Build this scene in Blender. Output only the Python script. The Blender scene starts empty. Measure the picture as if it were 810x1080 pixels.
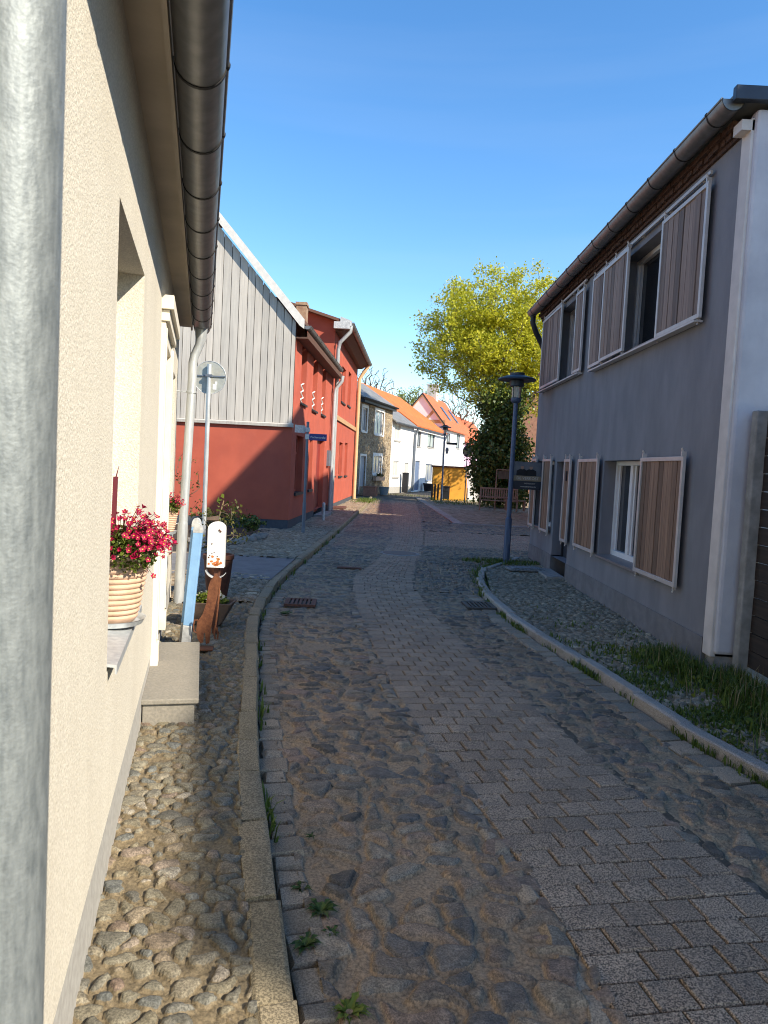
import bpy, bmesh, math, random
import numpy as np
from mathutils import Vector, Matrix
rad = math.radians
scn = bpy.context.scene
COL = scn.collection
rng = random.Random(7)

# ------------------------------------------------------------------ survey
F, PIT, ROLL, EYE = 770., rad(3.49), rad(2.9), 1.8
def ray(px, py):
    x = (px-405)/F; y = -(py-540)/F
    c, s = math.cos(ROLL), math.sin(ROLL)
    r = x*c-y*s; u = x*s+y*c
    return (r, math.cos(PIT)+u*math.sin(PIT), -math.sin(PIT)+u*math.cos(PIT))
def D(px, py, d):
    r = ray(px, py); t = d/r[1]
    return (r[0]*t, d, EYE+r[2]*t)

class Fr:
    """vertical facade frame: s along the wall, n out of it, z up"""
    def __init__(s, O, head, side=1, z=0.):
        a = rad(head); s.O = O; s.u = (math.sin(a), math.cos(a)); s.n = (side*math.cos(a), -side*math.sin(a)); s.z = z
        s.rz = -a
    def P(s, a, n, z):
        return (s.O[0]+s.u[0]*a+s.n[0]*n, s.O[1]+s.u[1]*a+s.n[1]*n, z)
    def at(s, px, py, off=0.):
        r = ray(px, py); n = s.n; k = n[0]*s.O[0]+n[1]*s.O[1]+off
        t = k/(n[0]*r[0]+n[1]*r[1]); x, y, z = r[0]*t, r[1]*t, EYE+r[2]*t
        return ((x-s.O[0])*s.u[0]+(y-s.O[1])*s.u[1], z)
    def rect(s, x0, y0, x1, y1):
        a = s.at(x0, (y0+y1)/2)[0]; b = s.at(x1, (y0+y1)/2)[0]
        z1 = s.at((x0+x1)/2, y0)[1]; z0 = s.at((x0+x1)/2, y1)[1]
        return (min(a, b), max(a, b), z0, z1)

# ------------------------------------------------------------------ mesh builder
class MB:
    def __init__(s): s.v = []; s.f = []; s.m = []
    def add(s, vs, fs, m=0):
        o = len(s.v); s.v += [tuple(p) for p in vs]
        for f in fs: s.f.append([i+o for i in f]); s.m.append(m)
    def poly(s, pts, m=0): s.add(pts, [list(range(len(pts)))], m)
    def hexa(s, p, m=0):     # 8 points: bottom 4, top 4
        s.add(p, [(3,2,1,0), (4,5,6,7), (0,1,5,4), (1,2,6,5), (2,3,7,6), (3,0,4,7)], m)
    def fbox(s, fr, a0, a1, n0, n1, z0, z1, m=0):
        s.hexa([fr.P(a0,n0,z0), fr.P(a1,n0,z0), fr.P(a1,n1,z0), fr.P(a0,n1,z0),
                fr.P(a0,n0,z1), fr.P(a1,n0,z1), fr.P(a1,n1,z1), fr.P(a0,n1,z1)], m)
    def box(s, c, d, rz=0, m=0):
        ca, sa = math.cos(rz), math.sin(rz); p = []
        for z in (-.5, .5):
            for x, y in ((-.5,-.5), (.5,-.5), (.5,.5), (-.5,.5)):
                X, Y = x*d[0], y*d[1]
                p.append((c[0]+X*ca-Y*sa, c[1]+X*sa+Y*ca, c[2]+z*d[2]))
        s.hexa(p, m)
    def bar(s, a, b, w, h, m=0, up=(0,0,1)):
        a, b = Vector(a), Vector(b); t = (b-a).normalized(); x = t.cross(Vector(up))
        if x.length < 1e-4: x = t.cross(Vector((0,1,0)))
        x.normalize(); y = x.cross(t); x *= w/2; y *= h/2
        s.hexa([a-x-y, a+x-y, a+x+y, a-x+y, b-x-y, b+x-y, b+x+y, b-x+y], m)
    def tube(s, pts, r, seg=10, m=0, caps=True):
        pts = [Vector(p) for p in pts]; n = len(pts)
        if not hasattr(r, '__len__'): r = [r]*n
        o = len(s.v); px = None
        for i, p in enumerate(pts):
            t = (pts[min(i+1,n-1)]-pts[max(i-1,0)]).normalized()
            if px is None:
                px = t.cross(Vector((0,0,1)))
                if px.length < 1e-3: px = Vector((1,0,0))
            px = (px-t*px.dot(t)).normalized(); py = t.cross(px)
            for k in range(seg):
                a = 2*math.pi*k/seg
                s.v.append(tuple(p+(px*math.cos(a)+py*math.sin(a))*r[i]))
        for i in range(n-1):
            for k in range(seg):
                k2 = (k+1) % seg
                s.f.append([o+i*seg+k, o+i*seg+k2, o+(i+1)*seg+k2, o+(i+1)*seg+k]); s.m.append(m)
        if caps:
            s.f.append([o+k for k in range(seg)][::-1]); s.m.append(m)
            s.f.append([o+(n-1)*seg+k for k in range(seg)]); s.m.append(m)
    def lathe(s, c, prof, seg=20, m=0, caps=True):
        o = len(s.v); n = len(prof)
        for r, z in prof:
            for k in range(seg):
                a = 2*math.pi*k/seg
                s.v.append((c[0]+r*math.cos(a), c[1]+r*math.sin(a), c[2]+z))
        for i in range(n-1):
            for k in range(seg):
                k2 = (k+1) % seg
                s.f.append([o+i*seg+k, o+i*seg+k2, o+(i+1)*seg+k2, o+(i+1)*seg+k]); s.m.append(m)
        if caps:
            s.f.append([o+k for k in range(seg)][::-1]); s.m.append(m)
            s.f.append([o+(n-1)*seg+k for k in range(seg)]); s.m.append(m)
    def prism(s, fr, pts, n0, n1, m=0):     # outline in (s,z), thickness along n
        k = len(pts)
        s.add([fr.P(a,n0,z) for a, z in pts]+[fr.P(a,n1,z) for a, z in pts],
              [list(range(k)), list(range(k, 2*k))[::-1]]+[[i, (i+1)%k, (i+1)%k+k, i+k] for i in range(k)], m)
    def prismN(s, fr, pts, a0, a1, m=0):    # outline in (n,z), extruded along s
        k = len(pts)
        s.add([fr.P(a0,n,z) for n, z in pts]+[fr.P(a1,n,z) for n, z in pts],
              [list(range(k)), list(range(k, 2*k))[::-1]]+[[i, (i+1)%k, (i+1)%k+k, i+k] for i in range(k)], m)
    def rock(s, c, d, R, m=0):
        bm = bmesh.new(); bmesh.ops.create_icosphere(bm, subdivisions=2, radius=1)
        k = [R.uniform(0,6) for _ in range(6)]
        vs = []
        for v in bm.verts:
            p = v.co; q = 1+.16*math.sin(2.3*p.x+k[0])+.14*math.sin(2.7*p.y+k[1])+.12*math.sin(3.1*p.z+k[2])+.06*math.sin(6*p.x+5*p.y+k[3])
            vs.append((c[0]+p.x*q*d[0], c[1]+p.y*q*d[1], c[2]+p.z*q*d[2]))
        bm.verts.index_update()
        fs = [[v.index for v in f.verts] for f in bm.faces]; bm.free(); s.add(vs, fs, m)
    def block(s, c, t, L, W, z0, z1, b=.006, R=rng, jit=.0, m=0, tilt=.0):   # chamfered paving block
        tx, ty = t; nx, ny = ty, -tx
        ring = []
        for (z, ins) in ((z0, 0), (z1-b, 0), (z1, b)):
            for sx, sy in ((-1,-1), (1,-1), (1,1), (-1,1)):
                a = sx*(L/2-ins)+R.uniform(-jit,jit); w = sy*(W/2-ins)+R.uniform(-jit,jit)
                dz = 0 if z == z0 else sx*tilt*R.uniform(-1,1)
                ring.append((c[0]+tx*a+nx*w, c[1]+ty*a+ny*w, z+dz))
        fs = [(8,9,10,11)]
        for i in range(4):
            j = (i+1) % 4; fs += [(i,j,4+j,4+i), (4+i,4+j,8+j,8+i)]
        s.add(ring, fs, m)
    def build(s, name, mats, parent=None, smooth=35, bevel=0, fix=True, loc=None):
        me = bpy.data.meshes.new(name)
        vs = s.v
        if loc is not None: vs = [(p[0]-loc[0], p[1]-loc[1], p[2]-loc[2]) for p in vs]
        me.from_pydata(vs, [], s.f)
        if not isinstance(mats, (list, tuple)): mats = [mats]
        for mt in mats: me.materials.append(mt)
        if len(mats) > 1: me.polygons.foreach_set('material_index', s.m)
        if fix and len(s.f) < 60000:
            bm = bmesh.new(); bm.from_mesh(me); bmesh.ops.recalc_face_normals(bm, faces=bm.faces); bm.to_mesh(me); bm.free()
        if smooth:
            me.polygons.foreach_set('use_smooth', [True]*len(me.polygons)); me.set_sharp_from_angle(angle=rad(smooth))
        me.update()
        o = bpy.data.objects.new(name, me); COL.objects.link(o)
        if loc is not None: o.location = loc
        if parent is not None:
            o.parent = parent; o.matrix_parent_inverse = Matrix.Translation(-Vector(parent.location))
        if bevel:
            md = o.modifiers.new('edge', 'BEVEL'); md.width = bevel; md.segments = 2; md.limit_method = 'ANGLE'
        return o

def tag(o, label, cat, group=None, kind=None):
    if label: o['label'] = label
    if cat: o['category'] = cat
    if group: o['group'] = group
    if kind: o['kind'] = kind
    return o
def struct(o, kind='structure'): o['kind'] = kind; return o
def thing(name, label, cat, loc, group=None):
    o = bpy.data.objects.new(name, None); o.location = loc; o.empty_display_size = .2; COL.objects.link(o)
    return tag(o, label, cat, group)
def copy_tree(o, parent=None):
    c = o.copy(); COL.objects.link(c)
    if parent is not None: c.parent = parent; c.matrix_parent_inverse = o.matrix_parent_inverse.copy()
    for ch in list(o.children): copy_tree(ch, c)
    return c
def curve_text(name, txt, size, mat, parent, loc, rot, ext=.002, align='CENTER'):
    cu = bpy.data.curves.new(name, 'FONT'); cu.body = txt; cu.size = size; cu.extrude = ext; cu.align_x = align; cu.align_y = 'CENTER'
    t = bpy.data.objects.new(name, cu); COL.objects.link(t)
    dg = bpy.context.evaluated_depsgraph_get(); me = bpy.data.meshes.new_from_object(t.evaluated_get(dg))
    bpy.data.objects.remove(t); o = bpy.data.objects.new(name, me); COL.objects.link(o)
    me.materials.clear(); me.materials.append(mat)
    o.parent = parent; o.matrix_parent_inverse = Matrix.Translation(-Vector(parent.location)); o.location = loc; o.rotation_euler = rot
    return o

# ------------------------------------------------------------------ materials
def nodes(name):
    m = bpy.data.materials.new(name); m.use_nodes = True; nt = m.node_tree
    return m, nt, nt.nodes['Principled BSDF']
def N(nt, t, **k):
    n = nt.nodes.new(t)
    for a, b in k.items():
        if a in n.inputs.keys(): n.inputs[a].default_value = b
        else: setattr(n, a, b)
    return n
def noise(nt, scale, detail=5, stretch=(1,1,1), rough=.55, coord=None):
    g = N(nt, 'ShaderNodeNewGeometry'); mp = N(nt, 'ShaderNodeMapping'); mp.inputs['Scale'].default_value = stretch
    nt.links.new(coord or g.outputs['Position'], mp.inputs['Vector'])
    n = N(nt, 'ShaderNodeTexNoise'); n.inputs['Scale'].default_value = scale; n.inputs['Detail'].default_value = detail; n.inputs['Roughness'].default_value = rough
    nt.links.new(mp.outputs[0], n.inputs['Vector']); return n
def ramp(nt, src, stops, interp='LINEAR'):
    r = N(nt, 'ShaderNodeValToRGB'); r.color_ramp.interpolation = interp; e = r.color_ramp.elements
    while len(e) < len(stops): e.new(.5)
    for i, (p, c) in enumerate(stops): e[i].position = p; e[i].color = (*c, 1) if len(c) == 3 else c
    nt.links.new(src, r.inputs[0]); return r
def mix(nt, fac, a, b, mode='MIX'):
    n = N(nt, 'ShaderNodeMix', data_type='RGBA', blend_type=mode); L = nt.links.new
    for sock, v in ((n.inputs[0], fac), (n.inputs[6], a), (n.inputs[7], b)):
        if isinstance(v, (int, float)): sock.default_value = v
        elif isinstance(v, tuple): sock.default_value = (*v, 1)
        else: L(v, sock)
    return n.outputs[2]
def bump(nt, bs, src, strength, dist=.01, prev=None):
    b = N(nt, 'ShaderNodeBump'); b.inputs['Strength'].default_value = strength; b.inputs['Distance'].default_value = dist
    nt.links.new(src, b.inputs['Height'])
    if prev: nt.links.new(prev.outputs[0], b.inputs['Normal'])
    nt.links.new(b.outputs[0], bs.inputs['Normal']); return b
MT = {}
def M(name, c1, c2=None, scale=4, rough=.8, metal=0., bs=0, bstr=.3, bdist=.005, stretch=(1,1,1), spec=.4, lo=.35, hi=.65, dirt=0, dcol=None, dscale=1.2, bstretch=(1,1,1)):
    if name in MT: return MT[name]
    m, nt, b = nodes(name); b.inputs['Roughness'].default_value = rough; b.inputs['Metallic'].default_value = metal
    b.inputs['Specular IOR Level'].default_value = spec
    c2 = c2 or tuple(x*.85 for x in c1)
    n = noise(nt, scale, 6, stretch); r = ramp(nt, n.outputs['Fac'], [(lo, c1), (hi, c2)]); col = r.outputs[0]
    if dirt:
        n2 = noise(nt, dscale, 8, (1,1,.45), .65); r2 = ramp(nt, n2.outputs['Fac'], [(.45, (0,0,0)), (.75, (dirt,)*3)])
        col = mix(nt, r2.outputs[0], col, dcol or tuple(x*.5 for x in c1))
    nt.links.new(col, b.inputs['Base Color'])
    if bs:
        n3 = noise(nt, bs, 4, bstretch); bump(nt, b, n3.outputs['Fac'], bstr, bdist)
    MT[name] = m; return m

cream = M('cream_render', (.74,.685,.575), (.56,.515,.42), 120, .9, bs=110, bstr=.6, bdist=.007, lo=.40, hi=.60, dirt=.45, dcol=(.48,.43,.345), dscale=1.6)
cream_trim = M('cream_paint', (.76,.70,.57), (.70,.63,.50), 6, .55, bs=40, bstr=.06)
soffit_m = M('soffit_paint', (.50,.42,.32), (.43,.36,.27), 3, .7, dirt=.4)
plinth_pale = M('pale_plinth', (.42,.405,.37), (.33,.315,.285), 30, .9, bs=90, bstr=.4)
zinc = M('galvanised_zinc', (.62,.64,.63), (.44,.46,.47), 30, .42, .4, stretch=(1,1,.12), dirt=.5, dcol=(.40,.42,.42), dscale=9)
zinc_dark = M('weathered_gutter_zinc', (.24,.24,.235), (.18,.18,.178), 14, .45, .6, stretch=(1,1,1), dirt=.5, dcol=(.19,.175,.16), dscale=6)
seam = M('gutter_seam', (.03,.028,.026), None, 5, .6, .5)
stone_step = M('step_stone', (.29,.26,.21), (.215,.195,.16), 60, .85, bs=140, bstr=.5, bdist=.004, dirt=.5, dcol=(.22,.2,.16), dscale=5)
red_paint = M('red_render', (.49,.108,.064), (.42,.088,.053), 2.2, .9, bs=90, bstr=.4, dirt=.7, dcol=(.37,.09,.064), dscale=.8)
blue_plinth = M('slate_plinth', (.075,.085,.10), (.055,.06,.075), 5, .85, bs=60, bstr=.4)
planks = M('weathered_planks', (.56,.53,.48), (.42,.395,.36), 3.2, .85, stretch=(9,9,.35), bs=25, bstr=.35, bdist=.004, bstretch=(6,6,.25), lo=.3, hi=.7, dirt=.5, dcol=(.34,.32,.29), dscale=1.6)
white_paint = M('white_paint', (.80,.79,.76), (.74,.73,.70), 8, .6)
white_render = M('white_render', (.80,.79,.77), (.74,.73,.71), 3, .9, bs=60, bstr=.3, dirt=.25, dcol=(.62,.6,.57), dscale=.7)
grey_render = M('grey_render', (.225,.226,.242), (.18,.182,.20), 3.5, .88, bs=130, bstr=.45, bdist=.004, dirt=.45, dcol=(.155,.155,.165), dscale=1.1, stretch=(1,1,.4))
grey_plinth = M('grey_plinth', (.20,.195,.20), (.15,.148,.155), 7, .9, bs=110, bstr=.4, dirt=.5, dcol=(.12,.11,.1), dscale=2)
pale_end = M('pale_grey_render', (.60,.60,.63), (.50,.50,.54), 3, .88, bs=80, bstr=.25, dirt=.5, dcol=(.34,.34,.36), dscale=1.4)
corner_white = M('corner_white', (.66,.61,.57), (.56,.52,.485), 5, .7, dirt=.35, dcol=(.45,.41,.38), dscale=3)
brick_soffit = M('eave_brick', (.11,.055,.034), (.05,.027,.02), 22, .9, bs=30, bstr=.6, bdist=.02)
def per_board(m, lo=.72, hi=1.22):
    nt = m.node_tree; b = nt.nodes['Principled BSDF']; g = N(nt, 'ShaderNodeNewGeometry'); src = b.inputs['Base Color'].links[0].from_socket
    r = ramp(nt, g.outputs['Random Per Island'], [(0,(lo,)*3), (1,(hi,hi*.97,hi*.94))]); nt.links.new(mix(nt, 1., src, r.outputs[0], 'MULTIPLY'), b.inputs['Base Color']); return m
shutter_wood = M('shutter_wood', (.29,.18,.122), (.12,.074,.05), 2.6, .65, stretch=(14,14,.5), bs=30, bstr=.3, bdist=.003, bstretch=(8,8,.4), lo=.28, hi=.72)
shutter_grey = M('silvered_shutter_wood', (.30,.22,.18), (.145,.105,.088), 2.6, .7, stretch=(14,14,.5), bs=30, bstr=.3, bdist=.003, bstretch=(8,8,.4), lo=.28, hi=.72)
for m_ in (shutter_wood, shutter_grey): per_board(m_, .52, 1.3)
per_board(planks, .85, 1.12)
alu = M('anodised_frame', (.56,.525,.50), (.48,.45,.43), 6, .45, .25)
alu_side = alu
win_white = M('window_white', (.74,.73,.72), (.68,.67,.66), 6, .4)
fence_wood = M('dark_fence_wood', (.040,.027,.021), (.018,.013,.011), 3, .7, stretch=(2,.5,16), bs=20, bstr=.4, bstretch=(4,.6,14))
concrete = M('concrete', (.33,.32,.30), (.22,.215,.20), 9, .9, bs=60, bstr=.5, dirt=.6, dcol=(.15,.145,.13), dscale=4)
lamp_blue = M('lamp_blue_paint', (.085,.125,.205), (.068,.10,.165), 5, .42, .15)
lamp_dark = M('lamp_dark_metal', (.05,.065,.085), (.04,.05,.065), 5, .45, .4)
post_grey = M('painted_post_grey', (.17,.20,.235), (.14,.165,.2), 6, .5, .3)
rust = M('rusty_steel', (.20,.075,.035), (.11,.038,.02), 28, .8, .2, bs=70, bstr=.5, dirt=.4, dcol=(.28,.11,.05), dscale=9)
rust_pot = M('rusty_pot', (.13,.05,.03), (.08,.03,.02), 12, .7, .2, bs=50, bstr=.3)
terra = M('terracotta', (.64,.43,.30), (.52,.33,.22), 16, .85, bs=60, bstr=.3, dirt=.4, dcol=(.68,.52,.40), dscale=10)
dark_red = M('dark_red_paint', (.13,.015,.022), None, 8, .5)
sky_blue = M('blue_paint', (.22,.42,.66), (.19,.37,.60), 10, .45, dirt=.3, dcol=(.30,.47,.64), dscale=9)
chalk = M('pale_metal', (.62,.63,.62), (.42,.43,.43), 22, .55, .3)
enamel = M('white_enamel', (.82,.81,.77), (.76,.75,.71), 7, .3)
black = M('black_paint', (.012,.012,.014), None, 5, .5)
char = M('charcoal_metal', (.035,.037,.042), (.025,.026,.03), 5, .55, .3)
bark = M('bark', (.17,.135,.085), (.09,.072,.05), 9, .9, stretch=(1,1,.3), bs=20, bstr=.6)
twig = M('twig_bark', (.17,.135,.10), (.10,.08,.06), 9, .9)
bench_wood = M('bench_wood', (.38,.26,.17), (.26,.17,.11), 4, .75, stretch=(1,1,1), bs=30, bstr=.3)
tub_wood = M('old_tub_wood', (.15,.10,.075), (.085,.06,.048), 9, .85, bs=40, bstr=.5)
ochre = M('ochre_render', (.74,.36,.055), (.68,.32,.05), 4, .9, bs=50, bstr=.3)
pink = M('pink_render', (.68,.43,.55), (.62,.39,.50), 4, .9)
timber = M('timber_tan', (.45,.29,.14), (.35,.22,.1), 5, .8)
cream_pipe = M('ochre_pipe', (.68,.46,.25), None, 5, .5)
brick_dark = M('block_brick', (.30,.16,.11), (.22,.11,.08), 6, .9)
soil = M('soil', (.06,.045,.032), (.035,.027,.02), 14, .95, bs=40, bstr=.8, bdist=.02)
sign_blue = M('sign_blue', (.015,.03,.19), None, 5, .4)
sign_back = M('sign_back_grey', (.52,.53,.47), (.42,.43,.38), 14, .45, .35, dirt=.5, dcol=(.55,.42,.26), dscale=7)
navy = M('board_navy', (.022,.026,.04), None, 5, .5)
tan = M('board_tan', (.30,.22,.14), None, 5, .5)
photo_grey = M('board_grey', (.09,.10,.125), (.16,.16,.17), 5, .5)
skin = M('print_skin', (.42,.24,.17), None, 5, .5)
cloth_black = M('print_black', (.01,.01,.013), None, 5, .6)
paleink = M('print_pale', (.62,.58,.52), None, 5, .5)
blue_frame = M('blue_window_frame', (.12,.17,.28), None, 5, .5)
iron = M('cast_iron', (.09,.085,.08), (.06,.056,.053), 30, .6, .5, bs=60, bstr=.4)
iron_red = M('rusted_iron', (.16,.075,.055), (.10,.05,.04), 30, .75, .3, bs=60, bstr=.4)
tub_blue = M('grey_blue_tub', (.30,.38,.42), None, 5, .5)
yellow = M('flower_yellow', (.75,.55,.05), None, 5, .6)
lampglass, nt, b = nodes('lamp_glass'); b.inputs['Base Color'].default_value = (.55,.53,.46,1); b.inputs['Roughness'].default_value = .25; b.inputs['Transmission Weight'].default_value = .35
glass, nt, b = nodes('window_glass'); b.inputs['Roughness'].default_value = .04; b.inputs['Specular IOR Level'].default_value = .45
n_ = noise(nt, 1.3, 2); r_ = ramp(nt, n_.outputs['Fac'], [(.3, (.012,.016,.02)), (.7, (.035,.042,.05))]); nt.links.new(r_.outputs[0], b.inputs['Base Color'])
curtain = M('curtain_glass', (.34,.38,.42), (.12,.15,.19), 2.2, .12, stretch=(6,6,.6), spec=.8)
lace = M('lace_curtain', (.55,.53,.49), (.38,.37,.35), 3, .4, stretch=(8,8,.5), spec=.6)

def stone_rubble():
    m, nt, b = nodes('rubble_stone'); b.inputs['Roughness'].default_value = .9
    g = N(nt, 'ShaderNodeNewGeometry'); mp = N(nt, 'ShaderNodeMapping'); mp.inputs['Scale'].default_value = (3,3,4.6); nt.links.new(g.outputs['Position'], mp.inputs[0])
    v = N(nt, 'ShaderNodeTexVoronoi'); v.inputs['Scale'].default_value = 1; nt.links.new(mp.outputs[0], v.inputs['Vector'])
    e = N(nt, 'ShaderNodeTexVoronoi', feature='DISTANCE_TO_EDGE'); e.inputs['Scale'].default_value = 1; nt.links.new(mp.outputs[0], e.inputs['Vector'])
    sp = N(nt, 'ShaderNodeSeparateColor'); nt.links.new(v.outputs['Color'], sp.inputs[0])
    c = ramp(nt, sp.outputs[0], [(0, (.13,.095,.06)), (.35, (.30,.215,.125)), (.7, (.20,.155,.11)), (1, (.38,.28,.165))])
    j = ramp(nt, e.outputs['Distance'], [(.02, (1,1,1)), (.09, (0,0,0))])
    nt.links.new(mix(nt, j.outputs[0], c.outputs[0], (.40,.33,.23)), b.inputs['Base Color'])
    h = ramp(nt, e.outputs['Distance'], [(0, (0,0,0)), (.15, (1,1,1))]); bump(nt, b, h.outputs[0], .8, .03)
    return m
rubble = stone_rubble()

def tile_mat(name, c1, c2, fr, w=.24, h=.33):
    """clay tiles: rows follow z, columns follow the eave direction of the house"""
    m, nt, b = nodes(name); b.inputs['Roughness'].default_value = .8
    g = N(nt, 'ShaderNodeNewGeometry'); L = nt.links.new
    dp = N(nt, 'ShaderNodeVectorMath', operation='DOT_PRODUCT'); dp.inputs[1].default_value = (fr.u[0]/w, fr.u[1]/w, 0); L(g.outputs['Position'], dp.inputs[0])
    dz = N(nt, 'ShaderNodeVectorMath', operation='DOT_PRODUCT'); dz.inputs[1].default_value = (0, 0, 1.45/h); L(g.outputs['Position'], dz.inputs[0])
    sn = N(nt, 'ShaderNodeMath', operation='MULTIPLY'); sn.inputs[1].default_value = 2*math.pi; L(dp.outputs['Value'], sn.inputs[0])
    s2 = N(nt, 'ShaderNodeMath', operation='SINE'); L(sn.outputs[0], s2.inputs[0])
    fz = N(nt, 'ShaderNodeMath', operation='FRACT'); L(dz.outputs['Value'], fz.inputs[0])
    ma = N(nt, 'ShaderNodeMath', operation='MULTIPLY_ADD'); ma.inputs[1].default_value = .35; L(s2.outputs[0], ma.inputs[0]); L(fz.outputs[0], ma.inputs[2])
    fl1 = N(nt, 'ShaderNodeMath', operation='FLOOR'); L(dp.outputs['Value'], fl1.inputs[0]); fl2 = N(nt, 'ShaderNodeMath', operation='FLOOR'); L(dz.outputs['Value'], fl2.inputs[0])
    cb = N(nt, 'ShaderNodeCombineXYZ'); L(fl1.outputs[0], cb.inputs[0]); L(fl2.outputs[0], cb.inputs[1])
    wn = N(nt, 'ShaderNodeTexWhiteNoise', noise_dimensions='2D'); L(cb.outputs[0], wn.inputs['Vector'])
    n = noise(nt, .8, 5); fac = mix(nt, .5, wn.outputs['Color'], n.outputs['Color'])
    r = ramp(nt, fac, [(.25, c1), (.75, c2)]); L(r.outputs[0], b.inputs['Base Color'])
    bump(nt, b, ma.outputs[0], .7, .03); return m

def stones_mat(name, ramp_stops, joint, jn=None, rough=.72, speck=.35, sscale=140):
    m, nt, b = nodes(name); L = nt.links.new
    a = N(nt, 'ShaderNodeAttribute', attribute_name='stone'); j = N(nt, 'ShaderNodeAttribute', attribute_name='joint')
    c = ramp(nt, a.outputs['Fac'], ramp_stops)
    n = noise(nt, 22, 8, rough=.7); sp = ramp(nt, n.outputs['Fac'], [(.3, (1-speck,)*3), (.7, (1+speck*.6,)*3)])
    col = mix(nt, 1., c.outputs[0], sp.outputs[0], 'MULTIPLY')
    n2 = noise(nt, sscale, 3, rough=.7); s2 = ramp(nt, n2.outputs['Fac'], [(.38, (.55,.55,.55)), (.64, (1.4,1.4,1.4))])
    col = mix(nt, 1., col, s2.outputs[0], 'MULTIPLY')
    nj = noise(nt, 75, 6, rough=.75); cj = ramp(nt, nj.outputs['Fac'], [(.36, tuple(x*.45 for x in joint)), (.64, tuple(x*1.4 for x in joint))])
    # the joint edge is ragged
    ad = N(nt, 'ShaderNodeMath', operation='MULTIPLY_ADD'); ad.inputs[1].default_value = .8; ad.inputs[2].default_value = -.4; L(nj.outputs['Fac'], ad.inputs[0])
    sm = N(nt, 'ShaderNodeMath', operation='ADD', use_clamp=True); L(ad.outputs[0], sm.inputs[0]); L(j.outputs['Fac'], sm.inputs[1])
    jr = ramp(nt, sm.outputs[0], [(.46, (0,0,0)), (.56, (1,1,1))])
    col = mix(nt, jr.outputs[0], col, cj.outputs[0])
    nm = noise(nt, .9, 6, rough=.6); big = ramp(nt, nm.outputs['Fac'], [(.3, (.78,.78,.78)), (.7, (1.15,1.13,1.1))])
    col = mix(nt, 1., col, big.outputs[0], 'MULTIPLY')
    L(col, b.inputs['Base Color']); b.inputs['Roughness'].default_value = rough
    b1 = bump(nt, b, n2.outputs['Fac'], .5, .004); bump(nt, b, n.outputs['Fac'], .5, .012, b1)
    return m
field_m = stones_mat('fieldstone_cobbles', [(0,(0.112,0.093,0.072)), (.15,(0.269,0.201,0.136)), (.3,(0.314,0.211,0.136)), (.42,(0.146,0.132,0.114)), (.55,(0.336,0.247,0.158)), (.66,(.29,.19,.135)), (.74,(0.224,0.170,0.123)), (.84,(0.134,0.124,0.113)), (.92,(0.381,0.288,0.194)), (1,(0.190,0.175,0.145))], (0.353,0.242,0.145), speck=.55)
pave_m = stones_mat('pebble_pavement', [(0,(.12,.112,.09)), (.2,(.23,.205,.145)), (.4,(.20,.17,.11)), (.55,(.145,.15,.135)), (.75,(.26,.215,.14)), (.88,(.20,.14,.10)), (1,(.33,.295,.23))], (.19,.145,.083), speck=.5)
small_m = stones_mat('small_grey_cobbles', [(0,(0.224,0.177,0.123)), (.4,(0.370,0.294,0.202)), (.7,(0.291,0.232,0.167)), (1,(0.504,0.402,0.273))], (0.224,0.157,0.088))
def block_mat(name, stops, speck=.4, sscale=260, rough=.8, dirt=(.12,.1,.08)):
    m, nt, b = nodes(name); L = nt.links.new
    g = N(nt, 'ShaderNodeNewGeometry'); c = ramp(nt, g.outputs['Random Per Island'], stops)
    n2 = noise(nt, sscale, 2, rough=.8); s2 = ramp(nt, n2.outputs['Fac'], [(.42, (1-speck,)*3), (.58, (1+speck*.9,)*3)])
    col = mix(nt, 1., c.outputs[0], s2.outputs[0], 'MULTIPLY')
    n = noise(nt, 5, 8, rough=.7); r = ramp(nt, n.outputs['Fac'], [(.48, (0,0,0)), (.8, (.7,.7,.7))]); col = mix(nt, r.outputs[0], col, dirt)
    L(col, b.inputs['Base Color']); b.inputs['Roughness'].default_value = rough
    n3 = noise(nt, 16, 6); b1 = bump(nt, b, n2.outputs['Fac'], .45, .003); bump(nt, b, n3.outputs['Fac'], .5, .012, b1); return m
paver_m = block_mat('granite_faced_pavers', [(0,(0.258,0.183,0.123)), (.5,(0.308,0.221,0.150)), (1,(0.358,0.258,0.176))], .8, 150)
sett_m = block_mat('gutter_setts', [(0,(0.213,0.170,0.123)), (.5,(0.274,0.216,0.157)), (1,(0.325,0.258,0.185))], .35, 130, dirt=(0.146,0.103,0.062))
kerb_m = block_mat('granite_kerb', [(0,(.22,.178,.108)), (.5,(.27,.215,.132)), (1,(.235,.19,.12))], .45, 110, dirt=(.12,.095,.055))
kerb_grey = block_mat('grey_kerb', [(0,(.28,.25,.22)), (.5,(.35,.315,.275)), (1,(.31,.28,.245))], .35, 150)

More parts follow.
